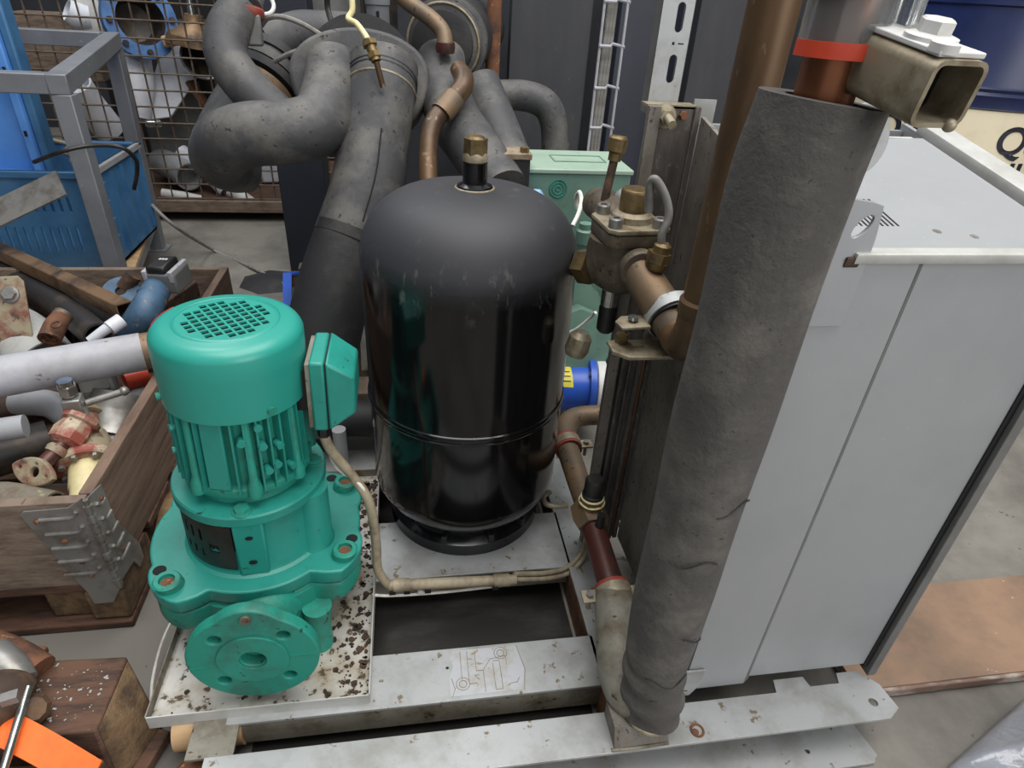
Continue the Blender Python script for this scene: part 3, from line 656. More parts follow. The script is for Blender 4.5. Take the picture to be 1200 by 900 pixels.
part('bolt_shank', MB().cyl(b0 + Vector((0, -.012, 0)), b0 + Vector((0, -.034, -.006)), .0065, seg=16), M['zinc'], bo)
c0 = Vector((0.403,0.950,0.956)); part('post_screw', MB().hexa(c0, c0 + Vector((0, -.008, 0)), .006), M['rust'], po)
c0 = Vector((0.443,0.970,0.958)); part('bracket_tab', MB().box(c0, (.035, .004, .035)), M['galv'], po)
# slotted strut rising behind it
sx_ = (0.385,0.992,1.035)[0]
st = thing('slotted_strut', 'pale galvanised slotted strut standing above the dusty upright', 'strut', (sx_, .992, .93))
sm = plate([rect(-.0235, 0, .0235, .36)] + [slot(0.005, z, .012, .038) for z in (.062, .128, .194, .26, .326)] + [rect(-.001, z, .003, z + .004) for z in (.093, .159)] + [rect(.008, z + .001, .017, z + .003) for z in (.093, .159)], .0025)
part('web', MB().add(sm, basis((sx_, .992, .95), (1, 0, 0), (0, 0, 1))), M['galv'], st)
part('flange', MB().box2((sx_ - .0235, .992, .95), (sx_ - .021, 1.02, 1.31)), M['cab_trim'], st)
part('flange', MB().box2((sx_ + .021, .992, .95), (sx_ + .0235, 1.02, 1.31)), M['cab_trim'], st)

# ================================================================ foam sleeved riser in front of the cabinet
PX, PYY = .351, .548
ri = thing('sleeved_riser', 'thick grey foam sleeved pipe standing in front of the cabinet', 'pipe', (PX, .53, .093))
path = [(PX + .006, PYY, 1.034), (PX - .001, PYY, .95), (PX - .003, PYY, .8), (PX - .003, PYY, .6), (PX - .003, PYY, .42), (PX - .002, PYY - .002, .30), (PX, PYY - .004, .235), (PX + .004, PYY - .010, .18), (PX + .006, PYY - .016, .133)]
rad = [.0545, .0555, .0555, .054, .052, .050, .0475, .048, .043]
sl_ = MB().tube(path, rad, 40, 10, open_start=.42, open_end=.12)
for v in sl_.bm.verts:                                # shallow dents and a creased bottom in the soft foam
    z = v.co.z
    v.co.x += .0016 * math.sin(z * 21 + v.co.y * 60) + (.003 * math.sin(z * 130 + v.co.x * 40) if z < .26 else 0)
    v.co.y += .0014 * math.sin(z * 17 + 2 + v.co.x * 50)
part('foam_sleeve', sl_, M['sleeve'], ri, ang=60)
part('inner_pipe', MB().pipe((PX + .006, PYY, .99), (PX + .008, PYY, 1.30), .025, .003, 32), M['copper_bright'], ri, label='copper pipe inside the sleeve')
for zc, xo, wd in ((.60, .02, .05), (.51, -.015, .06), (.26, .0, .07), (.36, .018, .035), (.215, .01, .06)):
    pts = [(PX - .003 + (.0555 if zc > .3 else .0525) * math.sin(a), PYY - (.0555 if zc > .3 else .0525) * math.cos(a), zc + .008 * math.sin(a * 5 + zc * 40)) for a in [xo / .055 - wd / .11 + wd / .055 * i / 8 for i in range(9)]]
    part('sleeve_crack', MB().tube(pts, .0012, 6, 4), M['rubber_dark'], ri)
part('sleeve_lip', MB().ring((PX + .006, PYY - .016, .134), (0, .1, 1), .040, .004, 30, 8), M['zinc'], ri, label='torn pale sleeve edge')
# worn lower elbow joining the riser to the drain line
lo = [(0.335,0.703,0.200), (.322, .62, .19), (.318, .575, .175), (.325, .548, .15), (.345, .535, .13)]
part('elbow', MB().tube([(.338, .715, .200), (.330, .66, .196), (.322, .605, .185), (.324, .565, .160), (.345, .545, .135)], [.034, .036, .040, .040, .036], 32, 10), M['galv_dirty'], ri)

# clear clip and red band at the top of the copper pipe
cl = thing('pipe_clip', 'clear plastic clip with orange red bands on the copper pipe', 'clip', (PX + .007, PYY, 1.055))
part('clip_body', MB().pipe((PX + .007, PYY, 1.072), (PX + .008, PYY, 1.17), .034, .0035, 36), M['glass'], cl)
def band(z, a0, a1, r=.0365, h=.012, dz=0.0):
    m = MB(); rr = []
    for i in range(17):
        t = math.radians(a0 + (a1 - a0) * i / 16)
        rr.append([(PX + .007 + q * math.cos(t), PYY + q * math.sin(t), z + k + dz * i / 16) for q, k in ((r - .004, 0), (r, 0), (r, h), (r - .004, h))])
    return m.quads(rr)
part('red_band', band(1.066, 170, 292), M['orangered'], cl)
part('red_band', band(1.110, 170, 300), M['orangered'], cl)
part('clip_latch', MB().box((PX + .045, PYY - .022, 1.10), (.012, .02, .07)), M['glass'], cl, bevel=.003)
# square tube arm reaching toward the camera on the right, with bracket and bolt
A0 = Vector((0.377,0.575,1.072)); A1 = Vector((0.388,0.445,1.052))
ar = thing('square_tube_arm', 'open ended dirty square tube arm beside the top of the foam sleeve', 'bracket', tuple(A0))
part('tube', MB().hollow_bar(A0, A1, .047, .046, .0035, r=.009), M['zinc'], ar, ang=30)
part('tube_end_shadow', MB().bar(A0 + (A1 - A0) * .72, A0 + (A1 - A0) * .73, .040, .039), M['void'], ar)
d = (A1 - A0).normalized(); up = Vector((0, 0, 1)); sd = d.cross(up).normalized(); vv = sd.cross(d)
B0 = A0 + d * .022 + vv * .0252
brk = part('angle_bracket', MB().bar(B0, B0 + d * .105, .040, .004, vv).bar(B0 + d * .002, B0 + d * .002 + vv * .13, .040, .004, sd), M['whitepaint'], ar, bevel=.001)
W = B0 + d * .070 + vv * .002
part('washer', MB().lathe([(.019, 0), (.019, .003), (.012, .005)], W, vv, 26), M['whitepaint'], brk)
part('hex_bolt', MB().lathe([(.0125, .004), (.0125, .013), (.0105, .0145)], W, vv, 6), M['whitepaint'], brk)
part('washer', MB().lathe([(.010, 0), (.010, .006)], B0 + d * .098 + sd * .012 - vv * .0, vv, 20), M['whitepaint'], brk)
part('tube_burr', MB().ball(A1 - vv * .021 - sd * .014, .005), M['zinc'], ar)
part('round_tab', MB().add(plate([circ(0, 0, .034, 30), circ(.008, .004, .010, 14)], .004, .0008), basis((0.442,0.600,0.991), (1, .1, 0), (0, .1, 1))), M['galv'], ar)

# ================================================================ copper riser with elbow, back to the bronze valve
CXX, CYY = .372, .70
CR = .0265
co = thing('copper_riser', 'brown aged copper riser pipe left of the foam sleeve', 'pipe', (CXX, CYY, .73))
part('riser_pipe', MB().pipe((CXX, CYY, .758), (CXX, CYY, 1.32), CR, .002, 36), M['copper'], co)
part('riser_collar', MB().lathe([(CR + .002, 0), (CR + .004, .003), (CR + .004, .02), (CR + .001, .024)], (CXX, CYY, .752), seg=36), M['copper'], co)
part('elbow', MB().tube([(CXX, CYY, .762), (CXX, CYY + .001, .732), (CXX, CYY + .012, .708), (CXX, CYY + .034, .698), (CXX + .001, CYY + .066, .703)], .0285, 32, 10), M['copper'], co)
VX, VY, VZ = (0.332,0.885,0.759)
run = part('run_pipe', MB().cyl((CXX + .001, CYY + .055, .700), (VX - .003, VY - .04, VZ + .002), .0285, .0275, 36), M['copper_dull'], co)
# clamp round the run
KP = Vector((CXX - .001, .778, .714))
kl = thing('pipe_clamp', 'black lined steel pipe clamp under the copper elbow', 'clamp', tuple(KP))
part('rubber_liner', MB().lathe([(.029, -.012), (.037, -.013), (.037, .013), (.029, .012), (.029, -.012)], KP, (.05, -1, -.36), 40, False, False), M['blackplastic'], kl)
part('clamp_band', MB().lathe([(.0365, -.009), (.040, -.009), (.040, .009), (.0365, .009), (.0365, -.009)], KP, (.05, -1, -.36), 40, False, False), M['galv'], kl)
e1 = part('clamp_ear', MB().add(plate([[(-.078, -.018), (-.038, -.018), (-.036, .018), (-.070, .018), (-.082, .004)], circ(-.058, 0, .004, 12)], .004, .0008), basis(KP + Vector((0, 0, -.008)), (1, 0, .05), (0, 1, 0))), M['zinc'], kl)
part('clamp_screw', MB().lathe([(.008, 0), (.007, .004)], KP + Vector((-.058, 0, -.005)), (0, 0, 1), 16), M['chrome'], e1)
part('clamp_ear', MB().box(KP + Vector((.058, 0, -.006)), (.04, .032, .004)), M['zinc'], kl)
bp = part('base_plate', MB().add(plate([[(-.085, -.012), (-.066, -.03), (.056, -.03), (.056, .02), (-.085, .02)], rect(-.062, -.004, -.035, .003)], .006, .001), basis(KP + Vector((0, -.002, -.052)), (1, 0, 0), (0, 1, 0))), M['zinc'], kl)
part('plate_nut', MB().hexa(KP + Vector((-.066, .012, -.05)), KP + Vector((-.066, .012, -.036)), .010), M['brass'], bp)
part('support_arm', MB().bar(KP + Vector((.04, .01, -.06)), (.428, .85, .645), .03, .012), M['galv_dirty'], kl)

# ================================================================ bronze valve
va = thing('bronze_valve', 'brown bronze valve block with square bolted cover beside the tank', 'valve', (VX, VY, VZ))
va.scale = (.9, .9, .9)
part('body', MB().lathe([(.03, -.062), (.048, -.05), (.056, -.03), (.058, 0), (.060, .030)], (VX - .006, VY + .02, VZ), seg=40), M['bronze'], va)
part('cover_block', MB().add(plate([[(.05 * sx + ex, .05 * sy + ey) for sx, sy, ex, ey in ((-1, -1, .012, 0), (1, -1, -.012, 0), (1, -1, 0, .012), (1, 1, 0, -.012), (1, 1, -.012, 0), (-1, 1, .012, 0), (-1, 1, 0, -.012), (-1, -1, 0, .012))]], .022, .003), Matrix.Translation((VX - .004, VY + .012, VZ + .042)) @ Matrix.Rotation(.08, 4, 'Z')), M['bronze'], va)
cv = part('cover_plate', MB().add(plate([[(.052 * sx + ex, .052 * sy + ey) for sx, sy, ex, ey in ((-1, -1, .012, 0), (1, -1, -.012, 0), (1, -1, 0, .012), (1, 1, 0, -.012), (1, 1, -.012, 0), (-1, 1, .012, 0), (-1, 1, 0, -.012), (-1, -1, 0, .012))]], .008, .002), Matrix.Translation((VX - .004, VY + .012, VZ + .058)) @ Matrix.Rotation(.08, 4, 'Z')), M['zinc'], va)
for sx, sy in ((-1, -1), (1, -1), (-1, 1), (1, 1)):
    x, y = VX - .004 + sx * .037, VY + .012 + sy * .037
    part('cover_bolt', MB().lathe([(.0115, .06), (.0115, .076), (.010, .078), (.006, .078), (.006, .072), (.0001, .072)], (x, y, VZ), seg=18), M['steel'], cv)
cp = part('cap_base', MB().lathe([(.036, .060), (.034, .072), (.028, .078)], (VX, VY + .016, VZ), seg=32), M['zinc'], va)
part('valve_cap', MB().lathe([(.0245, .074), (.0245, .108), (.023, .112), (.0215, .1135)], (VX, VY + .016, VZ), seg=28), M['brass'], va)
part('inlet_boss', MB().lathe([(.030, 0), (.033, .004), (.033, .016), (.030, .02)], (VX - .002, VY - .068, VZ + .004), (0, 1, 0), 36), M['bronze'], va)
part('side_boss', MB().cyl((VX - .055, VY + .04, VZ - .01), (VX - .02, VY + .04, VZ - .01), .034, seg=28), M['bronze'], va)
part('back_neck', MB().tube([(VX - .01, VY + .05, VZ + .035), (VX - .02, VY + .10, VZ + .055), (VX - .024, VY + .15, VZ + .05)], [.034, .032, .028], 24), M['bronze'], va)
sp = part('spindle', MB().cyl((VX - .032, VY + .08, VZ + .07), (VX - .020, VY + .09, VZ + .150), .0075, seg=16), M['rustdark'], va)
part('spindle_head', MB().lathe([(.011, 0), (.011, .012), (.016, .016), (.016, .036), (.013, .040)], (VX - .021, VY + .09, VZ + .140), (.1, .05, 1), 18), M['brass'], sp)
part('sight_cap', MB().ball((VX + .012, VY + .085, VZ + .075), .024, 1.1, 1, .9), M['galv'], va)
part('lower_stem', MB().lathe([(.016, -.11), (.016, -.06), (.02, -.058)], (VX - .006, VY + .05, VZ), seg=20), M['chrome'], va)
part('stem_grip', MB().lathe([(.013, -.165), (.017, -.16), (.017, -.115), (.014, -.11)], (VX - .006, VY + .05, VZ), seg=20), M['blackplastic'], va)
part('stem_lug', MB().lathe([(.02, -.225), (.024, -.215), (.022, -.185), (.012, -.175)], (VX - .012, VY + .06, VZ), (.2, 0, 1), 10), M['zinc'], va)
# sensing tube with nut on the run
st2 = thing('sensing_tube', 'thin bent grey tube with brass nut on the copper run', 'tube', (CXX, .86, .755))
T = Vector((0.347,0.815,0.769))
part('nut', MB().lathe([(.012, 0), (.016, .006), (.016, .012)], T, (.1, 0, 1), 20).hexa(T + Vector((.001, 0, .012)), T + Vector((.003, 0, .026)), .017).lathe([(.0125, .026), (.0125, .036), (.008, .04)], T + Vector((.002, 0, 0)), (.1, 0, 1), 18), M['brass'], st2)
part('tube', MB().tube([T + Vector((.003, 0, .036)), (0.348,0.815,0.821), (0.355,0.820,0.841), (0.353,0.825,0.859), (0.343,0.830,0.879), (0.332,0.835,0.891), (0.328,0.840,0.884), (0.330,0.840,0.864), (0.333,0.840,0.845)], .0058, 14), M['greycable'], st2)

# ================================================================ drain line along the side rail
dl = thing('drain_line', 'stained low pipe run with service valve along the side rail', 'pipe', (.34, .9, .092))
p = [(0.500,1.176,0.250), (0.408,1.186,0.250), (0.356,1.165,0.250), (0.332,1.097,0.250), (0.330,0.986,0.245), (0.330,0.881,0.240)]
part('bent_pipe', MB().tube(p, [.024, .024, .025, .025, .024, .022], 24), M['copper_dull'], dl)
def axis_pt(a, b, t): return Vector(a) * (1 - t) + Vector(b) * t
J0, J1 = Vector((0.332,0.874,0.235)), Vector((0.337,0.714,0.205))
part('stained_pipe', MB().cyl(axis_pt(J0, J1, .2), J1, .0225, .0235, 28), M['redpipe'], dl)
sv = part('service_body', MB().lathe([(.024, -.03), (.034, -.022), (.036, .01), (.030, .03)], J0, J1 - J0, 6), M['copper_dull'], dl)
part('service_nut', MB().hexa(J0 + Vector((0, 0, .02)), J0 + Vector((0, 0, .045)), .025), M['brass'], sv)
part('nut_ring', MB().ring(J0 + Vector((0, 0, .047)), (0, 0, 1), .020, .003, 24, 8).ring(J0 + Vector((0, 0, .036)), (0, 0, 1), .024, .002, 24, 8), M['creamband'], sv)
part('service_cap', MB().lathe([(.021, .045), (.021, .055), (.019, .057), (.018, .088), (.015, .092)], J0, (0, 0, 1), 24), M['blackplastic'], sv)
part('stub', MB().cyl(axis_pt(J0, J1, .28) + Vector((.004, 0, .02)), axis_pt(J0, J1, .28) + Vector((.006, 0, .05)), .008, seg=14), M['blackplastic'], dl)
def saddle(cx, ax, lab, r):
    k = thing('saddle_clamp', lab, 'clamp', tuple(cx)); ax = Vector(ax).normalized(); sdv = ax.cross(Vector((0, 0, 1))).normalized()
    part('red_liner', MB().lathe([(r, -.016), (r + .005, -.017), (r + .005, -.010), (r, -.009), (r, -.016)], cx, ax, 30, False, False).lathe([(r, .009), (r + .005, .010), (r + .005, .017), (r, .016), (r, .009)], cx, ax, 30, False, False), M['redseal'], k)
    part('clamp_band', MB().lathe([(r, -.010), (r + .006, -.010), (r + .006, .010), (r, .010), (r, -.010)], cx, ax, 30, False, False), M['zinc'], k)
    for s in (-1, 1):
        c = cx + sdv * s * (r + .018)
        e = part('clamp_ear', MB().bar(c - ax * .012, c + ax * .012, .028, .005), M['zinc'], k, bevel=.001)
        part('ear_screw', MB().hexa(c + Vector((0, 0, .002)), c + Vector((0, 0, .009)), .007), M['steel'], e)
        part('clamp_stud', MB().cyl(c - Vector((0, 0, .03)), c, .004, seg=10), M['zinc'], k)
    return k
saddle(Vector((0.331,1.076,0.250)), (.03, -1, -.08), 'red lined pipe clamp beside the lower right of the tank', .025)
saddle(Vector((0.337,0.707,0.204)), J1 - J0, 'green stained pipe clamp with red liner left of the foam sleeve foot', .026)
part('rail_loop', MB().tube([(.300, 1.06, .13), (.285, 1.05, .13), (.28, 1.035, .13), (.285, 1.02, .13), (.305, 1.012, .13), (.33, 1.012, .13)], .006, 10), M['zinc'], dl)
# conduit with clips and its cables
cd = thing('cable_conduit', 'dirty beige cable conduit clipped across the gap below the tank', 'conduit', (.08, .84, .09))
q0, q1 = Vector((-0.061,0.845,0.110)), Vector((0.190,0.845,0.098))
part('conduit_tube', MB().cyl(q0, q1, .0105, seg=20), M['beigecable'], cd)
for t in (.10, .88):
    c = q0 + (q1 - q0) * t; dx = (q1 - q0).normalized()
    part('conduit_sleeve', MB().cyl(c - dx * .016, c + dx * .016, .0128, seg=20), M['beigecable'], cd)
for t in (.03, .14, .30, .83):
    c = q0 + (q1 - q0) * t
    part('clip', MB().bar(c - Vector((.006, 0, .010)), c + Vector((.006, 0, -.010)), .024, .008), M['blackplastic'], cd)
part('clip_tab', MB().box(q0 + (q1 - q0) * .25 - Vector((0, .004, .018)), (.014, .004, .008)), M['whitepaint'], cd)
part('pump_cable', MB().tube([(-0.154,0.870,0.526), (-0.144,0.860,0.447), (-0.111,0.860,0.379), (-0.084,0.850,0.320), (-0.078,0.850,0.214), (-0.078,0.846,0.154), q0], .0085, 14), M['beigecable'], cd)
part('pump_wire', MB().tube([(-0.150,0.870,0.475), (-0.138,0.870,0.394), (-0.093,0.850,0.356), (-0.083,0.860,0.269), (-0.087,0.850,0.169)], .003, 8), M['whitecable'], cd)
q2 = [q1, (0.256,0.860,0.076), (0.304,0.870,0.075), (0.334,0.880,0.104), (0.361,0.930,0.107)]
for o in ((0, 0, 0), (.004, .01, .004), (-.004, .006, .010)): part('rail_cable', MB().tube([Vector(a) + Vector(o) for a in q2], .005, 10), M['beigecable'], cd)
part('loose_wire', MB().tube([(-0.093,0.840,0.093), (-0.054,0.840,0.086), (0.046,0.845,0.078), (0.165,0.845,0.084)], .003, 8), M['whitecable'], cd)

# ================================================================ pallet with wooden collar and its scrap
pl = thing('wooden_pallet', 'dark old wooden pallet carrying the collar full of scrap', 'pallet', (-.9, 1.3, 0))
for i in range(7):
    y0 = .895 + i * .16
    part('deck_board', MB().box2((-1.6, y0, .098), (-.553, y0 + .13, .118)), M['wooddark'], pl, bevel=.003)
for x in (-1.55, -1.1, -.70):
    part('pallet_block', MB().box2((x, .905, .022), (x + .14, 1.05, .098)), M['endgrain'], pl, bevel=.006)
    part('pallet_block', MB().box2((x, 1.75, .022), (x + .14, 1.90, .098)), M['endgrain'], pl, bevel=.006)
    part('bottom_board', MB().box2((x, .90, 0), (x + .14, 1.95, .022)), M['wooddark'], pl, bevel=.004)
part('bottom_board', MB().box2((-1.55, .885, .0), (-.555, .985, .020)), M['wooddark'], pl, bevel=.004)
part('corner_block', MB().box2((-.625, .892, .022), (-.556, 1.02, .098)), M['endgrain'], pl, bevel=.006)
co_ = thing('pallet_collar', 'weathered brown plank collar with a grey hinge standing on the pallet', 'crate', (-.9, 1.3, .12))
part('front_board', MB().box2((-1.6, .893, .12), (-.562, .913, .322)), M['wood'], co_, bevel=.002)
part('side_board', MB().box2((-.578, .915, .12), (-.556, 1.93, .322)), M['woodside'], co_, bevel=.002)
part('back_board', MB().box2((-1.6, 1.93, .12), (-.556, 1.95, .322)), M['wood'], co_, bevel=.002)
h1 = [(-.105, .186), (-.098, .192), (-.03, .195), (-.004, .212), (-.002, -.012), (-.02, -.045), (-.052, -.045), (-.056, -.01), (-.062, .01)]
hg = part('hinge_leaf', MB().add(plate([h1], .004, .001), basis((-.556, .890, .118), (1, 0, 0), (0, 0, 1))), M['steel'], co_)
h2 = [(.002, .212), (.05, .200), (.052, .11), (.088, .03), (.098, .004), (.098, -.030), (.075, -.036), (.062, -.004), (.002, .006)]
hg2 = part('hinge_leaf', MB().add(plate([h2], .004, .001), basis((-.552, .890, .118), (0, 1, 0), (0, 0, 1))), M['steel'], co_)
part('hinge_pin', MB().cyl((-.552, .886, .116), (-.552, .886, .332), .0045, seg=12), M['steel'], co_)
for k in range(9): part('hinge_knuckle', MB().cyl((-.552, .886, .125 + k * .0225), (-.552, .886, .140 + k * .0225), .0068, seg=12), M['steel'], co_)
for k in range(5):
    z = .158 + k * .034
    part('pressed_rib', MB().tube([(-.562 - .012, .8865, z + .012), (-.585, .8865, z), (-.635 + k * .0, .8865, z - .002)], .0035, 8, 4), M['steel'], hg)
    part('pressed_rib', MB().tube([(-.5485, .905, z + .012), (-.5485, .915, z), (-.5485, .955 - k * .006, z)], .0035, 8, 4), M['steel'], hg2)
for x, z in ((-.64, .288), (-.612, .238), (-.598, .186), (-.592, .15)): part('rivet', MB().ball((x, .887, z), .0055, 1, .6, 1, 12), M['rust'], hg)
for y, z in ((.925, .30), (.93, .17)): part('rivet', MB().ball((-.549, y, z), .005, .6, 1, 1, 12), M['rust'], hg2)

def pipe_thing(name, label, pts, r, mat, cat='pipe', hollow=.15, seg=28, group=None):
    return solo(name, MB().tube(pts, r, seg, 8, open_end=hollow, open_start=hollow), mat, label, cat, group)
# large light grey pipe lying over the edge of the collar
gp = thing('painted_pipe', 'long light grey painted steel pipe lying across the collar edge', 'pipe', (-0.765,1.288,0.360))
a, b = Vector((-0.909,1.203,0.372)), Vector((-0.591,1.326,0.372)); bb = a + (b - a) * 1.10
part('painted_tube', MB().tube([a, b], .042, 32), M['lightgrey'], gp)
part('bare_end', MB().cyl(b, bb, .0405, seg=32), M['copper_dull'], gp, label='bare brown pipe end')
s0 = Vector((-0.692,1.189,0.385))
sv2 = thing('shutoff_valve', 'bright steel shutoff valve hanging under the light grey pipe', 'valve', tuple(s0))
part('neck', MB().cyl(s0, s0 - Vector((0, 0, .035)), .014, seg=20).hexa(s0 - Vector((0, .0, .012)), s0 - Vector((0, 0, .03)), .018), M['chrome'], sv2)
part('valve_block', MB().box(s0 - Vector((-.004, .004, .065)), (.034, .034, .055), .2), M['steel'], sv2, bevel=.003)
part('outlet', MB().cyl(s0 - Vector((-.008, .01, .088)), s0 - Vector((-.01, .018, .115)), .017, seg=24).ring(s0 - Vector((-.01, .018, .115)), (.05, -.3, -1), .013, .005, 24, 8), M['steel'], sv2)
part('handle', MB().cyl(s0 + Vector((.02, .01, -.062)), s0 + Vector((.085, .035, -.052)), .0075, seg=16).ball(s0 + Vector((.086, .036, -.052)), .010), M['steel'], sv2)
# pale big pipe at the far left, mounting plate, tubes
pipe_thing('pale_drum_pipe', 'wide pale grey rough pipe behind the light grey pipe', [(-1.164,1.610,0.270), (-1.009,1.571,0.270), (-0.879,1.472,0.250)], [.10, .10, .075], M['palegrey'], hollow=.06)
mp_ = thing('mounting_plate', 'cream mounting plate with a hex bolt at the left edge', 'bracket', (-0.924,1.473,0.360))
c0 = Vector((-0.934,1.533,0.420))
part('plate', MB().add(plate([[(-.05, -.16), (.034, -.16), (.026, .03), (.016, .042), (-.05, .042)]], .006, .001), basis(c0, (1, .12, 0), (-.05, .5, .86))), M['creampaint'], mp_)
part('plate_bolt', MB().lathe([(.020, .0), (.020, .005), (.014, .007)], c0 + Vector((-.002, -.002, .0)), (.02, -.86, .5), 24).hexa(c0, c0 + Vector((.001, -.015, .010)), .015), M['steel'], mp_)
part('rubber_foot', MB().lathe([(.030, 0), (.034, .01), (.030, .02), (.034, .03), (.030, .04)], c0 + Vector((-.055, -.08, -.09)), (0, -.86, .5), 26), M['blackplastic'], mp_)
a, b = Vector((-1.339,2.157,0.320)), Vector((-0.685,1.510,0.385))
solo('square_steel_tube', MB().hollow_bar(a, b, .040, .040, .003, r=.004), M['goldsteel'], 'open square steel tube with brown oiled top beside the blue valve', 'tube')
pipe_thing('black_pipe', 'long dark round pipe below the brown topped square tube', [(-1.321,2.127,0.260), (-0.986,1.772,0.300), (-0.749,1.480,0.330)], .034, M['darksteel'])
pipe_thing('dark_hose', 'dark rubber hose end under the square tube at the far left', [(-1.359,2.064,0.200), (-1.090,1.804,0.220), (-0.968,1.708,0.200)], .04, M['rubber_dark'])
# blue valve with actuator
bv = thing('blue_valve', 'worn blue valve pipe with grey actuator box in the collar', 'valve', (-0.690,1.615,0.320))
part('valve_tube', MB().tube([(-0.715,1.548,0.300), (-0.673,1.515,0.345), (-0.642,1.528,0.385), (-0.641,1.608,0.400)], [.034, .036, .036, .033], 28, open_start=.1), M['bluegrey'], bv)
part('tube_ring', MB().ring((-0.641,1.563,0.392), (.3, .8, .35), .034, .004, 30, 8), M['bluegrey'], bv)
v0 = Vector((-0.617,1.632,0.420)); vm = basis(v0, (1, -.25, .05), (.25, .9, .1))
ab = part('actuator_box', MB().box((0, 0, 0), (.085, .075, .055), mat=vm), M['cab_trim'], bv, bevel=.006)
part('actuator_cover', MB().box((0, 0, 0), (.05, .07, .022), mat=vm @ Matrix.Translation((-.004, 0, .034))), M['blackplastic'], ab, bevel=.006)
for sx in (-1, 1): part('side_strap', MB().box((0, 0, 0), (.012, .078, .030), mat=vm @ Matrix.Translation((sx * .034, 0, .020))), M['lightgrey'], ab, bevel=.002)
for k in range(3): part('cover_mark', MB().box((0, 0, 0), (.006, .007, .001), mat=vm @ Matrix.Translation((-.012 + .008 * k, .012, .0455))), M['whitepaint'], ab)
gf = thing('pipe_flange', 'small grey flange with bolt hole left of the blue valve', 'flange', (-0.830,1.827,0.300))
part('flange_disc', MB().add(plate([circ(0, 0, .046, 32), circ(0, 0, .016, 20), circ(.032, .01, .006, 12)], .012, .002), basis((-0.791,1.747,0.330), (1, .3, .1), (-.2, .8, .5))), M['bluegrey'], gf)
part('flange_stub', MB().cyl((-0.787,1.764,0.335), (-0.756,1.771,0.370), .021, seg=20), M['rustdark'], gf)
ft = thing('rusty_fitting', 'rusty orange tee fitting between the pale pipe and black pipe', 'fitting', (-0.849,1.495,0.340))
part('fitting_body', MB().tube([(-0.827,1.423,0.355), (-0.826,1.463,0.370), (-0.834,1.513,0.370)], [.024, .024, .020], 24, open_start=.3), M['rust'], ft)
part('fitting_cap', MB().cyl((-0.832,1.503,0.370), (-0.828,1.516,0.375), .022, seg=22), M['bronze'], ft)
part('branch_ring', MB().ring((-0.803,1.427,0.392), (0, -.4, 1), .009, .003, 20, 8), M['rust'], ft)
wp = thing('white_nozzle', 'white plastic pipe nozzle sticking up behind the light grey pipe', 'nozzle', (-0.695,1.413,0.380))
part('nozzle_tube', MB().tube([(-0.722,1.383,0.370), (-0.690,1.402,0.390), (-0.665,1.420,0.400)], [.011, .012, .013], 20), M['pvc'], wp)
part('nozzle_sleeve', MB().cyl((-0.682,1.402,0.392), (-0.661,1.424,0.402), .017, seg=22), M['pvc'], wp)
# big grey pipe end facing, terracotta fitting, white hex nut
pipe_thing('dark_mouthed_pipe', 'grey steel pipe with a dark open mouth behind the collar side board', [(-0.668,1.221,0.200), (-0.666,1.276,0.230), (-0.656,1.313,0.270)], [.062, .064, .062], M['steel'], hollow=.08)
pipe_thing('clay_fitting', 'terracotta coloured pipe fitting under the light grey pipe end', [(-0.671,1.372,0.270), (-0.631,1.401,0.270)], .026, M['orangered'], cat='fitting')
nb = Vector((-0.730,1.306,0.300)); nd = Vector((.9, .35, .05))
solo('plastic_union', MB().lathe([(.030, 0), (.036, .01), (.036, .055)], nb, nd, 8).lathe([(.038, .056), (.038, .064), (.030, .07)], nb, nd, 28), M['palegrey'], 'pale grey hexagonal union under the light grey pipe', 'fitting')
pipe_thing('thin_grey_pipe', 'thin light grey pipe stub at the left edge of the collar', [(-0.858,1.119,0.310), (-0.765,1.143,0.310)], .023, M['greyplastic'], hollow=.0)
# cream flanged valve with yellow sleeve
cvv = thing('cream_valve', 'chipped red and cream valve with bolted flange and yellow sleeve', 'valve', (-0.688,1.152,0.220))
o0 = Vector((-0.675,1.163,0.245)); ax = (Vector((-0.627,1.007,0.205)) - o0).normalized()
part('valve_bowl', MB().lathe([(.020, -.03), (.034, -.022), (.040, -.005), (.046, .012), (.049, .03), (.046, .05)], o0, ax, 36), M['creampaint'], cvv)
cf = part('bolted_flange', MB().lathe([(.048, .046), (.056, .050), (.056, .064), (.053, .068)], o0, ax, 40), M['creamred'], cvv)
part('yellow_sleeve', MB().lathe([(.034, .068), (.035, .072), (.035, .115), (.032, .12), (.032, .17)], o0, ax, 32), M['creamband'], cvv)
fu = frame_of(ax)
for k in range(8):
    t = 2 * PI * k / 8 + .3; pz = o0 + ax * .066 + (fu[1] * math.cos(t) + fu[2] * math.sin(t)) * .046
    part('flange_bolt', MB().hexa(pz, pz + ax * .010, .0065), M['steel'], cf)
nk = o0 - ax * .02
part('valve_neck', MB().tube([nk, nk + Vector((-.012, .03, .012)), nk + Vector((-.03, .06, .02))], [.028, .026, .03], 24), M['creamred'], cvv)
part('neck_flange', MB().lathe([(.036, -.006), (.040, -.004), (.040, .006), (.036, .008)], nk + Vector((-.022, .045, .016)), (-.4, .8, .3), 30), M['creampaint'], cvv)
ov = thing('oval_flange_valve', 'old angle valve with oval two hole flange at collar front', 'valve', (-0.759,1.130,0.220))
of0 = Vector((-0.719,1.046,0.270)); om = basis(of0, (.9, -.42, -.1), (.3, .5, .6))
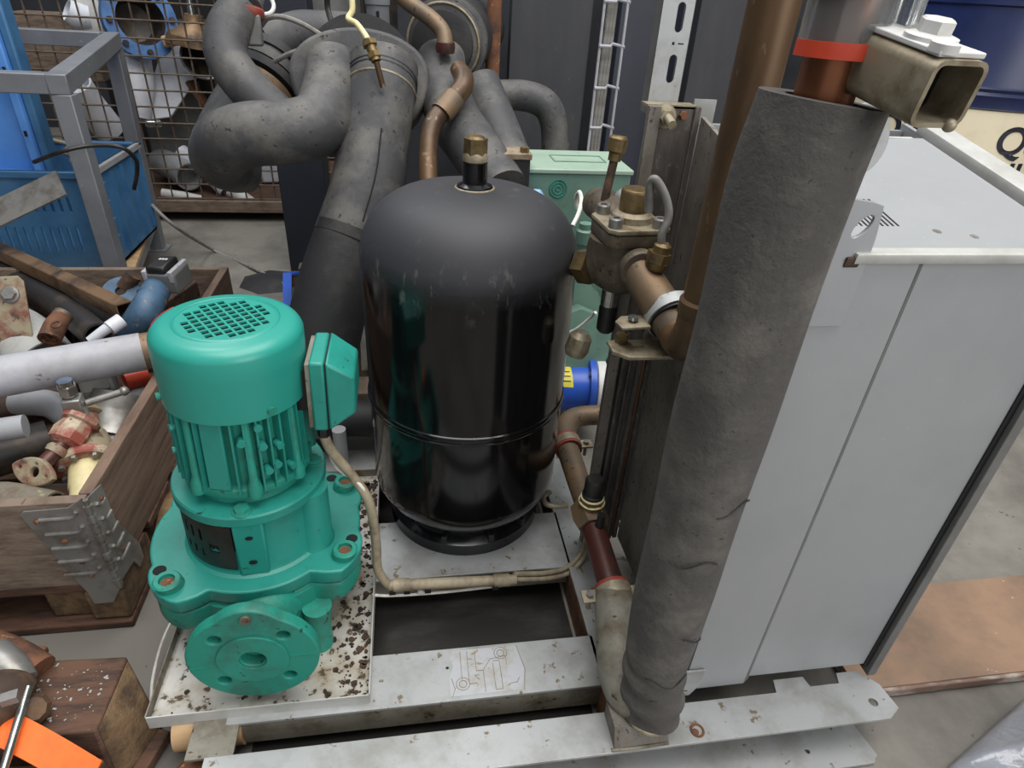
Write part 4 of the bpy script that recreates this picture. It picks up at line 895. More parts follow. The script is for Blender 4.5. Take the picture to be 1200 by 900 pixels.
part('oval_flange', MB().add(plate([[(.044 * math.cos(t) * (1 - .25 * abs(math.sin(t))), .024 * math.sin(t)) for t in [2 * PI * i / 36 for i in range(36)]], circ(0.004, 0, .0125, 22), circ(-.029, 0, .0065, 14), circ(.031, 0, .005, 14)], .012, .003), om), M['creampaint'], ov)
part('flange_pipe', MB().tube([of0 + Vector((.004, .01, .0)), of0 + Vector((.018, .035, .010)), of0 + Vector((.03, .06, .018))], [.015, .014, .016], 22), M['redpipe'], ov)
part('stem_collar', MB().lathe([(.019, 0), (.021, .010), (.018, .016)], of0 + Vector((.020, .04, .010)), (.4, .7, .3), 22), M['creampaint'], ov)
part('valve_body', MB().lathe([(.022, 0), (.034, .008), (.036, .03), (.030, .05), (.036, .054), (.036, .064), (.02, .07)], of0 + Vector((.03, .06, .014)), (.3, .8, .35), 8), M['creamred'], ov)
pipe_thing('corroded_casing', 'corroded grey and rust casing lying just inside the front board', [(-0.859,1.002,0.220), (-0.767,1.003,0.220), (-0.679,0.987,0.215)], [.05, .05, .042], M['corroded'], cat='casing', hollow=.1)
pipe_thing('dark_gas_pipe', 'dark pipe deep in the collar left of the oval flange', [(-0.923,1.167,0.200), (-0.861,1.205,0.200), (-0.795,1.246,0.200)], .045, M['darksteel'])
pipe_thing('brown_iron_pipe', 'brown iron pipe low under the light grey pipe at the left', [(-1.027,1.399,0.190), (-0.938,1.422,0.190), (-0.854,1.447,0.190)], .040, M['rustdark'])
pipe_thing('ash_grey_pipe', 'ash grey pipe end deep between the cream valve and the black pipe', [(-0.885,1.329,0.250), (-0.807,1.310,0.250), (-0.757,1.276,0.230)], .030, M['greyplastic'])
pipe_thing('flaked_grey_pipe', 'flaked grey pipe section behind the cream valve neck', [(-0.760,1.331,0.220), (-0.716,1.333,0.240), (-0.705,1.372,0.250)], .036, M['corroded'])
solo('rusty_ring', MB().ring((-0.700,1.271,0.200), (.3, -.5, .8), .045, .012, 30, 10), M['rust'], 'rusty ring behind the yellow sleeve in the collar', 'ring')
pipe_thing('rubber_coupling', 'black rubber coupling at the rear of the collar', [(-1.037,1.904,0.240), (-0.916,1.830,0.240), (-0.786,1.716,0.240)], .038, M['rubber_dark'], cat='coupling')
solo('bent_brown_sheet', MB().box(Vector((-0.663,1.764,0.300)), (.05, .16, .05), -.3), M['rustdark'], 'dark brown offcut behind the grey actuator box', 'scrap', bevel=.004)
pipe_thing('curved_grey_pipe', 'curved grey pipe lying deep beside the collar side board', [(-0.661,1.141,0.170), (-0.654,1.233,0.190), (-0.657,1.390,0.200)], .055, M['greyplastic'])

# ================================================================ front left timber skid with strap
tm = thing('timber_beam', 'thick rust stained timber beam at the lower left corner', 'timber', (-.56, .66, 0))
mb = MB(); mb.quads([[(-1.0, .585, .02), (-.475, .575, .012), (-.47, .70, .012), (-1.0, .735, .02)], [(-1.0, .60, .142), (-.478, .593, .142), (-.476, .715, .142), (-1.0, .742, .142)]])
part('beam', mb, M['wooddark'], tm, bevel=.004)
mb = MB(); mb.quads([[(-.476, .580, .014), (-.455, .60, .012), (-.435, .665, .012), (-.470, .712, .012)], [(-.478, .596, .138), (-.462, .612, .11), (-.445, .67, .10), (-.476, .712, .138)]])
part('broken_end', mb, M['endgrain'], tm, bevel=.003)
part('loose_splinter', MB().bar((-.452, .585, .012), (-.428, .655, .014), .022, .022), M['wooddark'], tm, bevel=.003)
part('cleat', MB().box2((-.72, .708, .143), (-.60, .738, .158)), M['rust'], tm, bevel=.003)
mb = MB()
for i in range(110):
    x, y = random.uniform(-.67, -.49), random.uniform(.60, .71); s = random.choice((.0009, .0012, .0016, .0028))
    mb.box((x, y, .1423 + s * .3), (s * random.uniform(1, 2.4), s, s * .6), random.random() * 3)
part('paint_chips', mb, M['palegrey'], tm, kind='stuff')
solo('tan_plank', MB().quads([[(-0.573,1.022,0.010), (-0.535,1.086,0.010), (-0.580,1.371,0.010), (-0.635,1.376,0.010)], [(-0.563,1.003,0.030), (-0.526,1.066,0.030), (-0.569,1.346,0.030), (-0.623,1.350,0.030)]]), M['ply'], 'pale tan plank on the floor between pallet and pump tray', 'plank', bevel=.002)
solo('second_timber', MB().quads([[(-1.0, .50, .012), (-.455, .482, .012), (-.455, .560, .012), (-1.0, .575, .012)], [(-1.0, .50, .122), (-.462, .484, .122), (-.462, .562, .122), (-1.0, .578, .122)]]), M['wooddark'], 'lower scraped timber at the bottom left under the orange strap', 'timber', bevel=.004)
sc_ = [(.62,0)]
p0, p1 = Vector((-0.627,0.605,0.190)), Vector((-0.463,0.532,0.125))
mb = MB(); rr = []
for i in range(13):
    t = i / 12; c = p0 + (p1 - p0) * t + Vector((0, 0, .012 * math.sin(t * PI))); w_ = Vector((.004, .0215, .002))
    rr.append([c - w_, c + w_, c + w_ + Vector((0, 0, .003)), c - w_ + Vector((0, 0, .003))])
mb.quads(rr); solo('orange_strap', mb, M['orange'], 'bright orange flat strap in the lower left corner', 'strap', ang=60)
solo('steel_rod', MB().cyl((-0.568,0.634,0.200), (-0.556,0.524,0.180), .0058, seg=18), M['chrome'], 'thin bright steel rod standing under the orange strap', 'rod')
rv = thing('rusted_valve', 'lump of rusted machine casting at the left bottom edge', 'casting', (-0.625,0.665,0.150))
part('casting_body', MB().tube([(-0.628,0.614,0.170), (-0.600,0.628,0.180), (-0.573,0.631,0.170)], [.05, .046, .028], 22), M['rustdark'], rv)
part('casting_lobe', MB().lathe([(.010, -.02), (.022, -.012), (.024, .004), (.016, .02)], (-0.568,0.620,0.165), (.5, -.4, .7), 9), M['rustdark'], rv, ang=15)
part('casting_arm', MB().tube([(-0.647,0.691,0.190), (-0.613,0.673,0.190), (-0.588,0.656,0.180)], [.034, .026, .018], 18), M['steel'], rv)
part('rust_tube', MB().tube([(-0.687,0.739,0.160), (-0.635,0.711,0.170), (-0.593,0.687,0.155)], [.03, .028, .03], 18), M['rust'], rv)
part('clip_plate', MB().box(Vector((-0.569,0.602,0.225)), (.02, .014, .012), .3), M['steel'], rv)
solo('white_wire', MB().tube([(-0.460,0.866,0.060), (-0.475,0.815,0.040), (-0.473,0.748,0.030), (-0.462,0.690,0.020), (-0.456,0.638,0.020)], .0028, 8), M['whitecable'], 'thin white wire running along the left side of the pump tray', 'wire')

# ================================================================ steel table with crates
NL = Vector((-1.02, 2.10, 0)); 
n0 = Vector((-0.946,2.100,0.804)); f0 = Vector((-1.090,2.900,0.849)); ff = Vector((-1.134,2.970,0.000))
ta = thing('steel_table_frame', 'grey painted square tube table frame at the far left', 'table', (n0.x - .3, 2.5, 0))
LEGW = .052
part('leg', MB().box2((n0.x - LEGW / 2, n0.y - LEGW / 2, 0), (n0.x + LEGW / 2, n0.y + LEGW / 2, n0.z - .026)), M['greypaint'], ta, bevel=.003)
part('leg', MB().bar((ff.x, ff.y, .0), (f0.x, f0.y, f0.z - .026), LEGW, LEGW, (0, 1, 0)), M['greypaint'], ta, bevel=.003)
part('foot_plate', MB().box((ff.x, ff.y, .004), (.09, .09, .008)), M['greypaint'], ta)
part('side_beam', MB().bar(n0 + Vector((0, -LEGW / 2, 0)), f0 + Vector((0, LEGW / 2, 0)), LEGW, LEGW), M['greypaint'], ta, bevel=.003)
part('front_beam', MB().bar(n0 + Vector((-LEGW / 2, 0, 0)), n0 + Vector((-.75, 0, .0)), LEGW, LEGW), M['greypaint'], ta, bevel=.003)
part('back_beam', MB().bar(f0 + Vector((-LEGW / 2, 0, 0)), f0 + Vector((-.85, 0, .0)), LEGW, LEGW), M['greypaint'], ta, bevel=.003)
part('lower_rail', MB().bar((n0.x, n0.y, .165), (ff.x, ff.y, .13), .04, .04), M['greypaint'], ta, bevel=.003)
part('lower_rail', MB().bar((n0.x, n0.y, .165), (n0.x - .75, n0.y, .165), .04, .04), M['wood'], ta, bevel=.003)
SZ = .188
solo('plywood_shelf', MB().quads([[(n0.x - .75, n0.y - .02, SZ), (n0.x + .03, n0.y - .02, SZ), (ff.x + .03, ff.y - .03, SZ - .03), (n0.x - .75, ff.y - .03, SZ - .03)], [(n0.x - .75, n0.y - .02, SZ + .014), (n0.x + .03, n0.y - .02, SZ + .014), (ff.x + .03, ff.y - .03, SZ - .016), (n0.x - .75, ff.y - .03, SZ - .016)]]), M['ply'], 'tan plywood shelf in the lower part of the grey table frame', 'shelf')
# crate: slotted walls, ribs, rim
def crate(x0, x1, y0, y1, z0, z1):
    c = thing('blue_crate', 'blue slotted plastic crate on the plywood shelf', 'crate', ((x0 + x1) / 2, (y0 + y1) / 2, z0))
    W_, H_ = x1 - x0, z1 - z0
    holes = [slot(.06 + .026 * i, H_ * .33, .009, .085) for i in range(int((W_ - .1) / .026))] + [slot(.06 + .026 * i, H_ * .68, .009, .05) for i in range(int((W_ - .1) / .026))]
    part('front_wall', MB().add(plate([rect(0, 0, W_, H_)] + holes, .006), basis((x0, y0, z0), (1, 0, 0), (0, 0, 1))), M['bluecrate'], c)
    part('back_wall', MB().box2((x0, y1 - .006, z0), (x1, y1, z1)), M['bluecrate'], c)
    part('side_wall', MB().box2((x0, y0, z0), (x0 + .006, y1, z1)), M['bluecrate'], c)
    part('side_wall', MB().box2((x1 - .006, y0, z0), (x1, y1, z1)), M['bluecrate'], c)
    part('crate_floor', MB().box2((x0, y0, z0), (x1, y1, z0 + .008)), M['bluecrate'], c)
    part('rim', MB().box2((x0 - .012, y0 - .012, z1 - .022), (x1 + .012, y0 + .01, z1)), M['bluecrate'], c, bevel=.003)
    part('rim', MB().box2((x1 - .008, y0 - .012, z1 - .022), (x1 + .012, y1 + .012, z1)), M['greyplastic'], c, bevel=.003)
    part('rim', MB().box2((x0 - .012, y1 - .01, z1 - .012), (x1 + .012, y1 + .012, z1)), M['bluecrate'], c, bevel=.003)
    for z in (.30, .48, .66, .84): part('rib', MB().box2((x1, y0 - .014, z0 + H_ * z), (x1 + .022, y0 + .06, z0 + H_ * z + .007)), M['bluecrate'], c)
    for k in range(5):
        y = y0 + .05 + (y1 - y0 - .08) * k / 4
        part('side_rib', MB().box2((x1, y, z0 + .02), (x1 + .014, y + .006, z0 + H_ * .9)), M['bluecrate'], c)
    return c
crate(-1.74, n0.x - .055, 2.22, 2.66, SZ + .0145, SZ + .345)
for k, (r, dz) in enumerate(((.10, .0), (.085, .012), (.11, .02))):
    c = Vector((-1.30 + .02 * k, 2.42 + .02 * k, SZ + .30 + dz)); 
    solo('coiled_cable', MB().tube([c + Vector((r * math.cos(t * PI / 5), r * .8 * math.sin(t * PI / 5), .004 * t)) for t in range(13)], .0065, 8), M['beigecable'], ('beige cable coil in the blue crate, lowest of three', 'beige cable coil in the blue crate, middle of three', 'beige cable coil in the blue crate, widest on top')[k], 'cable', 'cable coils in the crate')
# bright blue tub standing on its side in front, and a flat steel bar
tub = thing('blue_tub', 'bright blue plastic tub tipped on its side at the left edge', 'tub', (-1.234,2.280,0.517))
e0 = Vector((-1.107,2.280,0.771)); zlow = (-1.241,2.280,0.495)[2]
part('tub_floor', MB().box2((e0.x - .5, 2.29, zlow + .02), (e0.x - .055, 2.30, 1.15)), M['bluetub'], tub)
part('tub_side', MB().box2((e0.x - .055, 2.235, zlow), (e0.x - .03, 2.31, 1.15)), M['bluetub'], tub, bevel=.004)
part('tub_side', MB().box2((e0.x - .5, 2.235, zlow), (e0.x - .03, 2.31, zlow + .025)), M['bluetub'], tub, bevel=.004)
part('tub_lip', MB().box2((e0.x - .03, 2.25, zlow - .01), (e0.x - .004, 2.31, 1.15)), M['bluecrate'], tub, bevel=.006)
part('tub_lip', MB().box2((e0.x - .5, 2.25, zlow - .02), (e0.x - .004, 2.31, zlow + .002)), M['bluecrate'], tub, bevel=.006)
for px in (74, 154): 
    z = (-1.124,2.240,0.728)[2] + (114 - px) * .0022
    part('handle_hole', MB().box((e0.x - .042, 2.234, z), (.008, .003, .016)), M['void'], tub)
solo('flat_steel_bar', MB().bar((-1.259,1.980,0.427), (-0.998,2.040,0.546), .085, .006, (.2, -.6, .8)), M['steel'], 'broad flat grey steel bar leaning across the crate at left', 'bar')
solo('black_cable', MB().tube([(-1.057,2.050,0.601), (-0.957,2.000,0.642), (-0.889,2.030,0.654), (-0.815,2.040,0.651), (-0.789,2.060,0.616), (-0.795,2.070,0.577), (-0.821,2.080,0.519)], .006, 10), M['blackplastic'], 'black cable looping past the near grey table leg', 'cable')
solo('floor_cable', MB().tube([(-1.087,2.700,0.401), (-1.018,2.660,0.324), (-0.912,2.600,0.232), (-0.886,2.928,0.012), (-0.658,2.696,0.010), (-0.498,2.511,0.010)], .007, 10), M['greycable'], 'grey cable sagging from the table to the concrete floor', 'cable')
solo('floor_rag', MB().lathe([(.13, 0), (.10, .012), (.03, .02)], (-0.578,2.586,0.001), (0, 0, 1), 7), M['rubber_dark'], 'flat dark scrap lying on the floor by the column', 'scrap')

# ================================================================ wire mesh cage with plastic pipe scrap
CG = 3.39
cg = thing('mesh_cage', 'rusty wire mesh cage full of pipe scrap behind the table', 'cage', (-1.1, CG, 0))
for i in range(23):
    x = -1.66 + .0705 * i
    part('mesh_wire', MB().cyl((x, CG, .09), (x, CG, 1.25), .0042, seg=6), M['wire'], cg)
for k in range(16):
    z = .115 + .0705 * k
    part('mesh_wire', MB().cyl((-1.68, CG - .007, z), (-.06, CG - .007, z), .0042, seg=6), M['wire'], cg)
part('cage_floor', MB().box2((-1.70, CG, .085), (-.02, 4.3, .10)), M['wooddark'], cg)
part('bottom_beam', MB().box2((-1.70, CG - .03, .05), (-.02, CG + .02, .108)), M['wood'], cg, bevel=.003)
part('cage_shade_back', MB().box2((-1.7, 4.3, .085), (-.02, 4.32, 1.3)), M['void'], cg)  # solid black sheet stands in for the shade deep in the cage
part('corner_post', MB().box2((-1.70, CG - .02, 0), (-1.66, CG + .02, 1.3)), M['darksteel'], cg)
part('corner_post', MB().box2((-.06, CG - .02, 0), (-.02, CG + .02, 1.3)), M['darksteel'], cg)
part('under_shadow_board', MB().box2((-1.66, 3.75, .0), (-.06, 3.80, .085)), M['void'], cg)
def scrap_pipe(name, label, pts, r, mat, cat='pipe', hollow=.12, group=None): return pipe_thing(name, label, pts, r, mat, cat, hollow, 24, group)
d1 = Vector((-1.058,3.750,0.735)); d2 = Vector((-1.238,3.600,0.444))
fl_ = thing('white_duct', 'white flat flared duct leaning inside the mesh cage', 'duct', tuple(d2))
ux = Vector((1, 0, .15))
part('duct_face', MB().quads([[d1 - ux * .145, d1 + ux * .125, d2 + ux * .075, d2 - ux * .075], [d1 - ux * .145 + Vector((0, .05, .02)), d1 + ux * .125 + Vector((0, .05, .02)), d2 + ux * .075 + Vector((0, .05, 0)), d2 - ux * .075 + Vector((0, .05, 0))]]), M['pvc'], fl_, bevel=.006)
part('duct_cap', MB().quads([[d1 - ux * .145, d1 + ux * .125, d1 + ux * .125 + Vector((0, .05, .02)), d1 - ux * .145 + Vector((0, .05, .02))], [d1 - ux * .07 + Vector((0, .02, .08)), d1 + ux * .05 + Vector((0, .02, .08)), d1 + ux * .05 + Vector((0, .05, .08)), d1 - ux * .07 + Vector((0, .05, .08))]]), M['pvc'], fl_)
scrap_pipe('white_pipe_piece', 'white pipe piece left of the flared duct in the cage', [(-1.316,3.700,0.698), (-1.295,3.620,0.595), (-1.299,3.560,0.449)], [.085, .08, .05], M['pvc'])
bf = thing('blue_ring_flange', 'blue ring flange with grey throat in the upper cage', 'flange', (-1.225,3.650,0.851))
bc = Vector((-1.207,3.600,0.876)); bd = Vector((.5, -.7, .15))
part('flange_ring', MB().lathe([(.105, -.025), (.160, -.025), (.165, 0), (.160, .02), (.105, .02), (.105, -.025)], bc, bd, 40, False, False), M['bluering'], bf)
part('throat', MB().lathe([(.104, .015), (.08, -.10), (.03, -.12)], bc, bd, 32, False, True), M['darksteel'], bf)
for k in range(8):
    t = k * PI / 4; fu = frame_of(bd); q_ = bc + (fu[1] * math.cos(t) + fu[2] * math.sin(t)) * .134
    part('flange_bolt', MB().hexa(q_ + bd * .02, q_ + bd * .04, .014), M['darksteel'], bf)
scrap_pipe('crumpled_white_pipe', 'crumpled white plastic pipe in the top left of the cage', [(-1.511,3.600,0.901), (-1.481,3.620,0.881), (-1.436,3.640,0.876)], [.05, .06, .05], M['pvc'])
solo('white_box_scrap', MB().box(Vector((-1.437,3.660,0.889)), (.10, .08, .18), .2), M['whitepaint'], 'white plastic box scrap beside the blue ring flange', 'scrap', bevel=.01)
vb = thing('ochre_valve', 'ochre cast valve with pointed steel spindle in the cage', 'valve', (-0.976,3.600,0.795))
vc = Vector((-0.973,3.600,0.852))
part('valve_bonnet', MB().lathe([(.13, -.07), (.12, -.03), (.07, .0), (.045, .03), (.04, .06)], vc, (.15, 0, 1), 28), M['goldsteel'], vb)
part('valve_wing', MB().bar(vc + Vector((-.15, 0, -.06)), vc + Vector((.16, 0, .0)), .06, .05), M['ply'], vb, bevel=.01)
part('spindle', MB().lathe([(.018, .05), (.014, .10), (.006, .17)], vc, (.0, 0, 1), 16), M['chrome'], vb)
rg = thing('steel_cup', 'dark steel cup with bright rim behind the mesh', 'cup', (-0.952,3.600,0.723))
rc_ = Vector((-0.923,3.550,0.751))
part('cup_wall', MB().lathe([(.075, -.10), (.115, -.02), (.12, .0), (.112, .0), (.07, -.09)], rc_, (0, -.8, .6), 36, True, True), M['darksteel'], rg)
part('bright_rim', MB().ring(rc_, (0, -.8, .6), .118, .007, 40, 8), M['chrome'], rg)
part('cup_ball', MB().ball(rc_ + Vector((.02, .03, -.05)), .035), M['chrome'], rg)
solo('grey_sheet_box', MB().box(Vector((-1.182,3.850,0.403)), (.34, .2, .42), .1), M['cab_trim'], 'dark grey sheet box leaning in the middle of the cage', 'box', bevel=.01)
solo('rusty_bracket', MB().bar((-1.041,3.600,0.626), (-0.961,3.560,0.499), .05, .02), M['rust'], 'small rusty bracket under the bright rimmed cup', 'bracket', bevel=.003)
scrap_pipe('spigot_pipe', 'light grey pipe socket seen between the table legs', [(-1.501,3.460,0.614), (-1.489,3.520,0.518), (-1.465,3.600,0.389)], [.07, .068, .075], M['pvc'])
scrap_pipe('elbow_pipe', 'grey plastic elbow pipe with open end low in the cage', [(-1.304,3.750,0.201), (-1.202,3.620,0.207), (-1.102,3.500,0.191)], .070, M['greyplastic'])
scrap_pipe('long_white_pipe', 'long white plastic pipe sloping down low in the cage', [(-1.156,3.620,0.285), (-1.040,3.560,0.208), (-0.937,3.500,0.120)], .040, M['pvc'])
scrap_pipe('white_pipe_end', 'white pipe end below the curled black pipe in the cage', [(-0.916,3.500,0.120), (-0.851,3.470,0.094), (-0.785,3.430,0.058)], .034, M['whitepaint'])
scrap_pipe('short_white_tube', 'short white tube lying on the cage floor', [(-1.237,3.460,0.118), (-1.139,3.460,0.102), (-1.047,3.460,0.086)], [.022, .024, .020], M['whitepaint'])
for k, (px, py) in enumerate(((221, 240), (228, 241), (236, 245))): solo('white_fitting', MB().ball(Vector((-1.123,3.460,0.058)) + Vector(((px - 221) * .0046, 0, -.004 * (k == 2))), .016, 1.2, 1, 1), M['pvc'], ('small white fitting under the short tube, leftmost of three', 'small white fitting under the short tube, middle of three', 'small white fitting under the short tube, rightmost of three')[k], 'fitting', 'small white fittings on the cage floor')
solo('white_film_scrap', MB().box(Vector((-0.712,3.750,0.186)), (.18, .05, .16), .2), M['pvc'], 'bundle of white sheet scrap beside the dark column', 'scrap', bevel=.012)
solo('foil_scrap', MB().box(Vector((-1.216,3.500,0.442)), (.07, .03, .03), .5), M['chrome'], 'shiny foil scrap at the foot of the white duct', 'scrap', bevel=.006)
solo('teal_film_scrap', MB().ball(Vector((-0.968,3.550,0.469)), .04, 1.2, .6, .8, 10), M['bluegrey'], 'crumpled grey blue film at the right of the cage', 'scrap')
solo('oily_drum', MB().lathe([(.2, 0), (.2, .5), (.18, .52)], (-0.974,3.950,0.347), (0, 0, 1), 30), M['darksteel'], 'dark steel drum deep inside the cage', 'drum')
solo('brown_crate_scrap', MB().box(Vector((-1.696,3.900,0.721)), (.35, .2, .3), .1), M['wood'], 'brown wooden scrap in the top left of the cage', 'scrap', bevel=.01)
solo('black_pump_scrap', MB().lathe([(.10, 0), (.14, .1), (.12, .25)], (-1.619,3.700,0.095), (.2, 0, 1), 26), M['rubber_dark'], 'black casting low between the table legs', 'scrap')

# ================================================================ dark column and rear panels
mb = MB(); mb.box2((-.515, 2.70, 0), (-.335, 2.88, 1.6)); solo('steel_column', mb, M['pillar'], 'dark blue grey square steel column behind the black pipes', 'column', bevel=.004)
def panel(name, label, x0, x1, y, mat, z1=1.5, th=.05): return solo(name, MB().box2((x0, y, 0), (x1, y + th, z1)), mat, label, 'panel', bevel=.003)
panel('charcoal_sheet', 'charcoal sheet panel left of the cable ladder', (0.364,2.450,0.913)[0], (0.647,2.450,0.926)[0], 2.45, M['charcoal'])
panel('navy_sheet', 'dark navy panel between cable ladder and slotted strut', (0.786,2.580,0.921)[0], (1.024,2.580,1.044)[0], 2.58, M['navy'])
panel('scratched_sheet', 'scratched dark panel right of the slotted strut', (1.012,2.400,0.946)[0], (1.296,2.400,0.959)[0], 2.40, M['charcoal'])
cl_ = thing('cable_ladder', 'silver wire cable ladder carrying grey cables between dark panels', 'cable tray', ((0.710,2.400,0.933)[0], 2.4, .3))
xl, xr = (0.671,2.400,0.878)[0], (0.752,2.400,0.881)[0]
for x in (xl, xr): part('side_wire', MB().cyl((x, 2.40, .3), (x, 2.40, 1.4), .005, seg=8), M['lightgrey'], cl_)
for k in range(8):
    z = (0.736,2.400,0.682)[2] + .133 * (k - 1)
    part('rung', MB().tube([(xl - .004, 2.395, z), ((xl + xr) / 2 - .004, 2.395, z), ((xl + xr) / 2 + .012, 2.425, z + .006), (xr + .006, 2.395, z)], .0055, 8, smooth=False), M['lightgrey'], cl_)
for k in range(3): solo('grey_cable', MB().tube([(xl + .018 + .012 * k, 2.43, .3), (xl + .022 + .012 * k, 2.43, .8), (xl + .03 + .009 * k, 2.432, 1.4)], .0085, 10), M['greycable'], ('grey cable in the ladder, left of three', 'grey cable in the ladder, middle of three', 'grey cable in the ladder, right of three')[k], 'cable', 'grey cables in the ladder')
xr_ = (0.275,2.200,0.954)[0]
solo('rusty_standpipe', MB().cyl((xr_, 2.2, 0), (xr_, 2.2, 1.4), .022, seg=20), M['rust'], 'rust brown vertical pipe left of the charcoal panel', 'pipe')
solo('dark_tube', MB().cyl((xr_ - .055, 2.3, 0), (xr_ - .055, 2.3, 1.4), .02, seg=16), M['rubber_dark'], 'dark vertical tube beside the rust brown pipe', 'pipe')
solo('dark_backboard', MB().box2((-.02, 3.0, 0), (.52, 3.05, 1.5)), M['wall'], 'dark board standing behind the black flanged pipes', 'board')
solo('dark_rear_sheet', MB().box2((.5, 3.1, 0), (2.2, 3.15, 1.5)), M['wall'], 'dark rear sheet behind the cable ladder', 'board')
sg = thing('grey_strainer', 'small grey cup with slotted side hanging behind the black manifold', 'strainer', (-0.063,2.000,1.014))
g0 = Vector((-0.065,2.000,1.021))
part('strainer_cup', MB().lathe([(.024, -.06), (.030, -.055), (.030, .02), (.033, .022), (.033, .035)], g0, (0, 0, 1), 24), M['greypaint'], sg)
part('strainer_slot', MB().box(g0 + Vector((0, -.030, -.015)), (.008, .004, .045)), M['void'], sg)
solo('black_wire', MB().tube([(-0.185,1.900,1.058), (-0.186,1.900,1.030), (-0.178,1.880,1.003), (-0.171,1.840,0.978)], .007, 8), M['blackplastic'], 'thick black wire dropping onto the black manifold', 'cable')
solo('grey_drum_panel', MB().lathe([(.16, 0), (.16, .4)], (-0.335,3.200,0.975), (0, 0, 1), 28), M['cab_trim'], 'grey can on the far side right of the column', 'can')
solo('scrap_hook', MB().ring((-0.396,2.200,1.022), (.3, -.8, .5), .03, .006, 20, 8), M['whitepaint'], 'white hook near the red sealed black pipe', 'hook')

# ================================================================ black insulated pipework
def bpipe(name, label, pts, r, mat='rubber', hollow=0.0, cat='pipe', start=0.0): return solo(name, MB().tube(pts, r, 32, 10, open_end=hollow, open_start=start), M[mat], label, cat, ang=60)
mn = thing('insulated_header', 'black foam covered end plate joining the two fat pipes', 'header', (-0.108,1.800,0.829))
hc = Vector((-0.105,1.780,0.891)); oct_ = [(.158 * math.cos(a) * (1 if abs(math.sin(a)) < .95 else .97), .092 * math.sin(a) if math.sin(a) > 0 else .155 * math.sin(a)) for a in [2 * PI * i / 40 for i in range(40)]]
part('end_plate', MB().add(plate([oct_], .09, .010, 2), basis(hc, (1, -.05, 0), (0, .35, .94))), M['rubber'], mn)
part('header_body', MB().lathe([(.14, 0), (.14, .5)], hc + Vector((0, .02, 0)), (0, .94, -.2), 36), M['rubber_dark'], mn)
part('foam_split', MB().tube([hc + Vector((-.045, -.055, .075)), hc + Vector((-.03, -.058, .055)), hc + Vector((-.02, -.06, .03))], .0035, 6), M['void'], mn)
bp1 = thing('fat_black_pipe', 'fat black insulated pipe running down between pump and tank', 'pipe', (-0.228,1.340,0.289))
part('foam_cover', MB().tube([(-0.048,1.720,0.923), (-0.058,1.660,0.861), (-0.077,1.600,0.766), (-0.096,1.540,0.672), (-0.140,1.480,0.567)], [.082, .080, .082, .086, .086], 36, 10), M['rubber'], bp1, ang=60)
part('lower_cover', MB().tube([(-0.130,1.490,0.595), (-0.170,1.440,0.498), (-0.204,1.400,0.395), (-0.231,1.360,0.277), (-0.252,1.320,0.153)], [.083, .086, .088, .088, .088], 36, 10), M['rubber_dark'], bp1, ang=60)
part('foam_joint', MB().ring((-0.138,1.480,0.570), Vector((-0.170,1.440,0.498)) - Vector((-0.107,1.520,0.637)), .0845, .003, 40, 8), M['void'], bp1)
for t, m in ((.30, 'rubber_dark'), (.45, 'rubber_dark'), (.8, 'zinc')):
    a, b = Vector((-0.050,1.710,0.911)), Vector((-0.058,1.660,0.861)); part('tape_band', MB().ring(a + (b - a) * t, b - a, .0805, .0035, 40, 8), M[m], bp1)
part('seam', MB().tube([(-0.054,1.522,0.819), (-0.070,1.460,0.732), (-0.101,1.405,0.644)], .002, 6), M['void'], bp1)
bpipe('hooked_black_pipe', 'black insulated pipe hooking left with an open cut end', [(-0.166,1.740,0.916), (-0.171,1.660,0.866), (-0.193,1.580,0.817), (-0.256,1.550,0.799), (-0.338,1.550,0.792), (-0.399,1.580,0.766), (-0.438,1.640,0.723), (-0.428,1.690,0.690), (-0.397,1.720,0.679)], [.066, .066, .068, .068, .068, .070, .068, .064, .060], hollow=.12)
lp = thing('slanting_black_pipe', 'black insulated pipe with red seal slanting at the upper left', 'pipe', (-0.373,1.750,0.939))
part('foam_cover', MB().tube([(-0.383,1.860,1.025), (-0.415,1.820,0.975), (-0.419,1.780,0.923), (-0.377,1.740,0.866), (-0.297,1.700,0.799)], [.048, .050, .050, .050, .050], 32, 10), M['rubber'], lp, ang=60)
part('red_seal', MB().ring((-0.384,1.860,1.023), (.25, .1, .9), .044, .008, 30, 8, 1.6), M['redseal'], lp)
part('steel_neck', MB().cyl((-0.379,1.860,1.029), (-0.373,1.900,1.064), .042, seg=26), M['cab_trim'], lp)
part('clamp_screw', MB().bar((-0.426,1.850,1.012), (-0.401,1.850,1.021), .012, .010), M['whitepaint'], lp)
part('grey_clip', MB().box(Vector((-0.361,1.840,0.978)), (.04, .03, .07), .2), M['cab_trim'], lp, bevel=.006)
vs = thing('black_vessel_neck', 'black vessel neck with banded collars behind the slanting pipe', 'vessel', (-0.403,1.950,0.797))
va0, va1 = Vector((-0.432,1.900,0.761)), Vector((-0.341,2.100,0.928)); vd = (va1 - va0)
part('neck_body', MB().lathe([(.090, -.12), (.092, 0), (.088, .10), (.088, .2)], va0, vd, 36), M['rubber'], vs)
for h, r, m in ((.085, .106, 'copper_dull'), (.12, .112, 'rubber_dark'), (.155, .104, 'rubber'), (.20, .095, 'rubber_dark')): part('neck_band', MB().lathe([(r - .012, h - .014), (r, h - .012), (r, h + .012), (r - .012, h + .014)], va0, vd, 36), M[m], vs)
bpipe('cross_black_pipe', 'short black pipe running right behind the vessel neck', [(-0.363,2.060,0.922), (-0.289,2.080,0.953), (-0.208,2.080,0.957), (-0.124,2.060,0.958)], .062)
